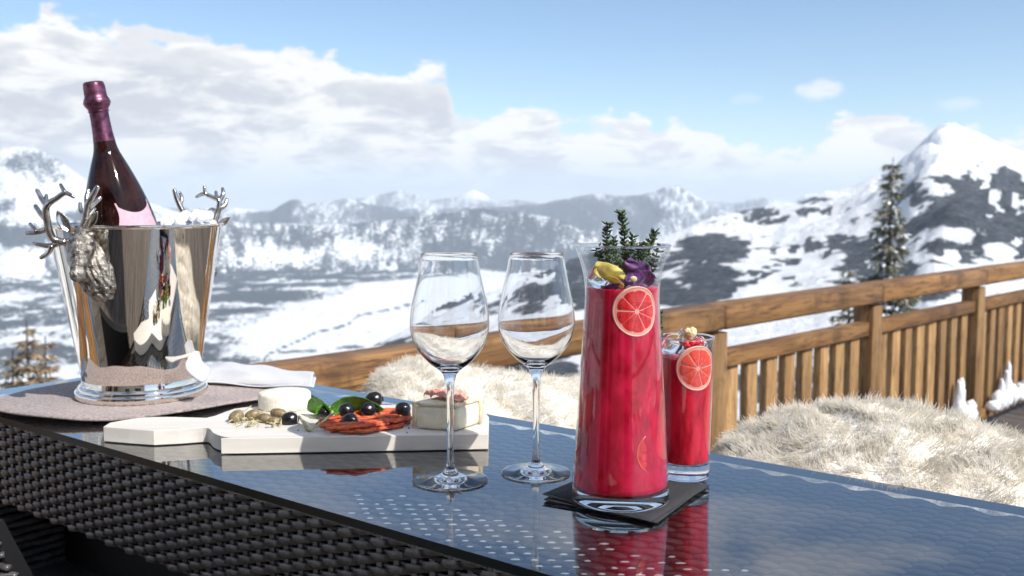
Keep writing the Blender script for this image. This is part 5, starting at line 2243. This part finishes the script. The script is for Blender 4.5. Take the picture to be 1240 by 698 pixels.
def ice_cube(c, s, rot, label):
    mbx = MB().box(c, (s, s, s), Euler(rot).to_matrix())
    o = obj('ice_cube', mbx, M['ice'], origin=c)
    md = o.modifiers.new('bevel', 'BEVEL')
    md.width = s * .22
    md.segments = 4
    return setp(o, label, 'ice cube')


c_ = D(721, 337, yc - .012)
c_.x = max(c_.x, CC.x - .024)
ice_cube(c_, .019, (.4, .5, .2), 'ice cube floating at the left inside the carafe rim under the yellow petals')


def sprig(base, tip, label, seed, n=9, lsz=.0050, bend=.2, sides=1):
    rnd = random.Random(seed)
    b_, t_ = Vector(base), Vector(tip)
    root = empty('thyme_sprig', b_, label, 'herb sprig')
    pth = []
    sdv = Vector((rnd.uniform(-1, 1), rnd.uniform(-1, 1), 0)) * (t_ - b_).length * bend * .3
    for i in range(9):
        u = i / 8
        pth.append(b_.lerp(t_, u) + sdv * math.sin(PI * u))
    obj('stem', MB().tube(pth, [.0008 * (1.1 - .6 * i / 8) for i in range(9)], 6), M['herb_stem'], root)
    lf = MB()
    n = int(n * 1.4)
    for w_ in range(n):
        u = .08 + .92 * w_ / (n - 1)
        k = min(int(u * 8), 7)
        p = pth[k].lerp(pth[k + 1], u * 8 - k)
        ax = (pth[min(k + 1, 8)] - pth[max(k - 1, 0)]).normalized()
        m = rnd.randint(5, 8)
        a0 = rnd.random() * 6
        for j in range(m):
            a = a0 + 2 * PI * j / m
            o1 = ax.orthogonal().normalized()
            o2 = ax.cross(o1)
            dr = (o1 * math.cos(a) + o2 * math.sin(a)) + ax * rnd.uniform(.3, 1.3)
            dr.normalize()
            L = lsz * rnd.uniform(.6, 1.2)
            rt_ = dr.to_track_quat('X', 'Z').to_matrix()
            lf.ball(p + dr * L * .75, (L * .62, L * .34, L * .15), rot=rt_ @ Matrix.Rotation(rnd.uniform(-1, 1), 3, 'X'), seg=6, rings=5)
    lo_ = obj('leaves', lf, M['herb'], root)
    lo_['kind'] = 'stuff'
    return root


yy = yc
sprig(D(742, 345, yy), D(736, 273, yy + .005), 'leftmost tall thyme sprig rising from the carafe', 1, n=12)
sprig(D(752, 345, yy + .004), D(752.5, 259, yy + .004), 'tallest thyme sprig in the middle of the carafe', 2, n=15)
sprig(D(756, 345, yy + .010), D(766, 288, yy + .012), 'thyme sprig right of the tallest one in the carafe', 3, n=10)
sprig(D(772, 345, yy + .004), D(792, 283, yy + .006), 'rightmost thyme sprig leaning to the carafe rim', 4, n=12)
sprig(D(770, 340, yy - .004), D(780, 298, yy - .008), 'short thyme sprig above the purple pansy', 5, n=8)
sprig(D(736, 342, yy + .006), D(724, 303, yy + .012), 'short thyme sprig behind the yellow petals', 6, n=8)
sprig(D(748, 340, yy + .010), D(744, 290, yy + .015), 'thin thyme sprig behind the tallest one', 7, n=8, lsz=.0036)

sprig(D(760, 342, yy - .012), D(741, 296, yy - .016), 'thyme sprig in front, leaning left behind the yellow petals', 11, n=7)
sprig(D(775, 345, yy - .002), D(772, 300, yy - .004), 'bushy thyme sprig standing upright inside the carafe rim above the pansy', 12, n=8, lsz=.0054)
sprig(D(784, 345, yy + .006), D(798, 300, yy + .012), 'low thyme sprig at the right inner wall of the carafe', 13, n=6)

# ================================================================== TUMBLER
TC = P(828.5, 576.5, T + .0038)
kt = (TC - Vector((0, 0, EYE))).dot(Vector((0, CP, -SP))) / FPX
HT = D(829, 409, TC.y).z - TC.z
rT, rBt = 33.2 * kt, 30 * kt
print('tumbler', HT, rT, rBt)
tum = empty('tumbler', TC, 'straight tumbler of red drink behind the carafe on the right', 'tumbler')
bt_h = .017
wt2 = .0018
to = [(rBt + (rT - rBt) * i / 10, bt_h + (HT - bt_h) * i / 10) for i in range(11)]
wt2 = .0018
wo_ = obj('wall', MB().lathe(to + [(rT - wt2 / 2, HT + .0009)] + [(r - (.0004 + .0013 * max(0, min(1, (z - HT + .022) / .006))), z) for r, z in reversed(to)], 80), M['jug_glass'], None, origin=(0, 0, 0), autosmooth=42)
wo_.parent = tum
bo_ = obj('thick_base', MB().lathe([(0, .001), (rBt * .8, .0006), (rBt * .93, 0), (rBt * .985, .0012), (rBt, .004), (rBt + .00005, bt_h - .0004), (rBt - wt2 * .6, bt_h + .0002), (rBt * .7, bt_h - .002), (0, bt_h - .003)], 80), M['crystal'], None, origin=(0, 0, 0), autosmooth=50)
bo_.parent = tum
rmb = MB()
rmb.tube([(math.cos(2 * PI * k / 60) * (rT - .0008), math.sin(2 * PI * k / 60) * (rT - .0008), HT + .0008) for k in range(61)], .0010, 8, cap=False)
rm_o = obj('rim', rmb, M['crystal'], None, origin=(0, 0, 0))
rm_o.parent = tum
zl = D(829, 432, TC.y).z - TC.z
rt_at = lambda z: rBt + (rT - rBt) * (z - bt_h) / (HT - bt_h)
lq = [(0, bt_h + .0006), (rt_at(bt_h) - wt2 - .002, bt_h + .0006)] + [(rt_at(z) - .0012, z) for z in np.linspace(bt_h + .002, zl, 16)] + [(0, zl)]
setp(obj('tumbler_drink', MB().lathe(lq, 80, c=TC), M['drink_light'], origin=TC + Vector((0, 0, bt_h)), autosmooth=50), 'red drink filling the tumbler', 'drink')
fm = MB()
fm.lathe([(rt_at(zl) - wt2 - .0004, zl + .0002), (rt_at(zl) - wt2 - .0003, zl + .004), (rt_at(zl) - wt2 - .002, zl + .0052), (rt_at(zl) * .5, zl + .0045), (0, zl + .005)], 60, c=TC)
setp(obj('drink_foam', fm, M['foam'], origin=TC + Vector((0, 0, zl))), 'thin pink foam layer on the drink in the tumbler', 'foam', kind='stuff')
rin2 = lambda z: rt_at(z) - .0009
slice_on(TC, rin2, 845.5, 446.5, 26.5 * kt, 'pinkish citrus slice with cream rim inside the tumbler wall', .1, M['pulp2'])
ty = TC.y
ice_cube(D(813, 419, ty - .006), .020, (.5, .3, .7), 'clear ice cube at the left on the drink in the tumbler')
ice_cube(D(829, 411, ty + .008), .018, (.9, .6, .1), 'clear ice cube in the middle of the tumbler below the cream flower')
ice_cube(D(845, 417, ty + .012), .016, (.2, .9, .5), 'clear ice cube behind the red currants')
cur_c = D(837, 421, ty - .020)
berries = [(832.5, 421), (838, 416), (843.5, 414), (836, 424.5), (841, 420.5), (848, 415.5), (846, 419.5), (831, 417)]
br = empty('red_currants', cur_c, 'bunch of red currants at the tumbler rim above the citrus slice', 'berries')
for i, (x, y) in enumerate(berries):
    p = D(x, y, ty - .019 + .004 * (i % 3))
    o = obj('currant', MB().ball(p, .0042, seg=16, rings=12), M['berry'], br, origin=p)
fl2 = empty('cream_flower', D(836, 404, ty - .004), 'small cream-yellow blossom topping the drink in the tumbler', 'flower')
for (dx, dy_, ax, sd) in [(-3, 1, (-.4, 0, 1), (1, -.3, .2)), (3, 0, (.5, 0, 1), (1, .3, -.3)), (0, 4, (.1, -.6, .6), (1, 0, 0))]:
    petal('petal', D(836 + dx, 404 + dy_, ty - .006), Vector(ax), Vector(sd), .012, .0055, M['cream_petal'], None, parent=fl2, cup=.5)
fl3 = empty('pale_blossom', D(815, 408, ty - .006), 'pale blossom petal beside the ice at the left tumbler rim', 'flower')
petal('petal', D(815, 408, ty - .008), Vector((1, 0, .2)), Vector((0, -.5, 1)), .012, .004, M['cream_petal'], None, parent=fl3, cup=.4)
leaf('mint_leaf', D(843, 429, ty - .024), D(853, 419, ty - .020), .004, .001, 'tiny green leaf tucked between the currants and the citrus slice in the tumbler')
sprig(D(800, 428, ty + .002), D(799.5, 379, ty + .003), 'thyme sprig standing at the left rim of the tumbler beside the carafe', 9, n=12, lsz=.0036)

# ================================================================== SHEEPSKINS ON CHAIRS
def sheepskin(name, ridge_px, back_off, drop, wool_len, nclump, seed, label, x_ext):
    """ridge_px: silhouette of the hide in the picture; stands behind the far table edge"""
    rnd = random.Random(seed)
    n = len(ridge_px)
    rid, edg = [], []
    for (x, y) in ridge_px:
        # far table edge at this column
        d = ray(x, 500)
        k = d.x / d.y
        e0 = tp(0, width + .012, T)
        s = (k * e0.y - e0.x) / (tdir.x - k * tdir.y)
        e = e0 + tdir * s
        yr = e.y + back_off
        rid.append(D(x, y + wool_len * 420 / yr * .55, yr))
        edg.append(Vector((e.x, e.y, T - drop)))
    nu = 60
    def interp(lst, u):
        t = u * (len(lst) - 1)
        i = min(int(t), len(lst) - 2)
        f = t - i
        p0, p1, p2, p3 = lst[max(i - 1, 0)], lst[i], lst[i + 1], lst[min(i + 2, len(lst) - 1)]
        return 0.5 * ((2 * p1) + (-p0 + p2) * f + (2 * p0 - 5 * p1 + 4 * p2 - p3) * f * f + (-p0 + 3 * p1 - 3 * p2 + p3) * f ** 3)
    nv = 22

    def surf(u, v):
        r_ = interp(rid, u)
        e_ = interp(edg, u)
        if v <= .6:
            t = v / .6
            p = e_.lerp(r_, t)
            p.z += (r_.z - e_.z) * (math.sin(t * PI / 2) - t) * .9 + .004 * math.sin(u * 31 + v * 9)
            return p
        t = (v - .6) / .4
        return r_ + Vector((0.02 * t, back_off * .8 * t, -.16 * t * t))
    vs = [surf(i / nu, j / nv) for i in range(nu + 1) for j in range(nv + 1)]
    fs = [(i * (nv + 1) + j, (i + 1) * (nv + 1) + j, (i + 1) * (nv + 1) + j + 1, i * (nv + 1) + j + 1) for i in range(nu) for j in range(nv)]
    o0 = sum(rid, Vector()) / len(rid)
    root = empty(name, (o0.x, o0.y, T - .1), label, 'sheepskin')
    obj('hide', MB().add([q + Vector((0, 0, wool_len * .26)) for q in vs], fs), M['hide'], root, solid=-.006)
    # fleece: fine closed strands gathered in soft locks, combed by a slowly turning direction
    R2 = np.random.default_rng(seed)
    V_, F_ = [], []
    for c in range(nclump):
        u, v = R2.random(), R2.random() ** .85
        p = surf(u, v)
        du = (surf(min(u + .01, 1), v) - surf(max(u - .01, 0), v))
        dv = (surf(u, min(v + .02, 1)) - surf(u, max(v - .02, 0)))
        nrm = du.cross(dv).normalized()
        if nrm.z < 0: nrm = -nrm
        t1 = du.normalized()
        t2 = nrm.cross(t1).normalized()
        fl_ = 5.0 * math.sin(u * 9 + seed) + 4.0 * math.sin(v * 7 + u * 5) + R2.normal(0, .45)
        lean = (t1 * math.cos(fl_) + t2 * math.sin(fl_)) * .75 + Vector((0, 0, .2))
        L = wool_len * R2.uniform(.75, 1.2)
        tipc = p + (nrm + lean).normalized() * L
        ca0, cr_ = R2.uniform(0, 6.28), L * R2.uniform(.05, .16)
        tn_ = R2.uniform(.4, 1.1)
        for h in range(11):
            o_ = t1 * R2.normal(0, .0050) + t2 * R2.normal(0, .0050)
            r0 = R2.uniform(.0004, .00075)
            jit = Vector(R2.normal(0, .0036, 3))
            b0 = len(V_)
            ns = 3
            for q in range(ns + 1):
                f = q / ns
                pp = (p + o_).lerp(tipc + o_ * .45 + jit, f)
                ca_ = ca0 + f * tn_ * 6.28
                pp = pp + (t1 * math.cos(ca_) + t2 * math.sin(ca_)) * cr_ * f
                pp.z -= L * .12 * f * f
                rr = r0 * (1.25 - 1.05 * f)
                for k in range(3):
                    a1 = 2.094 * k
                    V_.append(pp + (t1 * math.cos(a1) + t2 * math.sin(a1)) * rr)
            for q in range(ns):
                for k in range(3):
                    k2 = (k + 1) % 3
                    F_.append((b0 + q * 3 + k, b0 + q * 3 + k2, b0 + q * 3 + 3 + k2, b0 + q * 3 + 3 + k))
    wl = obj('wool', MB().add(V_, F_), M['wool'], root)
    wl['kind'] = 'stuff'
    return root, rid, edg


r1_ = [(868, 566), (884, 549), (900, 533), (930, 515), (960, 506), (1000, 500), (1040, 497), (1080, 500), (1120, 506), (1160, 517), (1200, 529), (1240, 541), (1300, 560), (1380, 590)]
sk1, rid1, edg1 = sheepskin('sheepskin', r1_, .19, .045, .026, 4200, 3, 'shaggy cream sheepskin over the chair back at the right, behind the table edge', 0)
r2_ = [(450, 478), (461, 456), (480, 446), (500, 441), (520, 443), (560, 450), (600, 456), (640, 462), (680, 464), (720, 466), (760, 472), (800, 486), (822, 510), (835, 530)]
sk2, rid2, edg2 = sheepskin('sheepskin', r2_, .26, .03, .020, 3800, 6, 'white woolly sheepskin on the chair behind the two wine glasses', 0)


def bar_chair(rid_, edg_, label, knob=None):
    a_, b_ = (rid_[1] + edg_[1]) / 2, (rid_[-2] + edg_[-2]) / 2
    c_ = (a_ + b_) / 2
    root = empty('bar_chair', (c_.x, c_.y, 0), label, 'chair')
    dr = (b_ - a_); dr.z = 0
    L = dr.length * .9
    dr.normalize()
    an = math.atan2(dr.y, dr.x)
    R_ = Matrix.Rotation(an, 3, 'Z')
    nr_ = Vector((-dr.y, dr.x, 0))
    top_z = min(min(p.z for p in rid_[2:-2]), T) - .06
    obj('backrest', MB().box((c_.x, c_.y, top_z - .20), (L, .05, .40), R_), M['wicker'], root, smooth=False, bevel=.015)
    sc = c_ + nr_ * .24
    obj('seat', MB().box((sc.x, sc.y, .62), (L, .46, .06), R_), M['wicker'], root, smooth=False, bevel=.015)
    for sx in (-.45, .45):
        for sy in (.03, .42):
            q = c_ + dr * L * sx + nr_ * sy
            obj('leg', MB().tube([(q.x, q.y, .62), (q.x, q.y, 0)], .02, 8), M['black'], root)
    if knob:
        p = knob
        obj('arm_end', MB().ball(p, (.011, .014, .007), seg=14, rings=10).tube([p + Vector((0, .01, -.004)), p + Vector((.03, .06, -.04))], [.007, .008], 8), M['black'], root)
    return root


bar_chair(rid1, edg1, 'black wicker bar chair hidden under the right sheepskin, its arm end peeking out', D(910, 521, (rid1[2].y + .02)))
bar_chair(rid2, edg2, 'black wicker bar chair under the sheepskin behind the wine glasses')
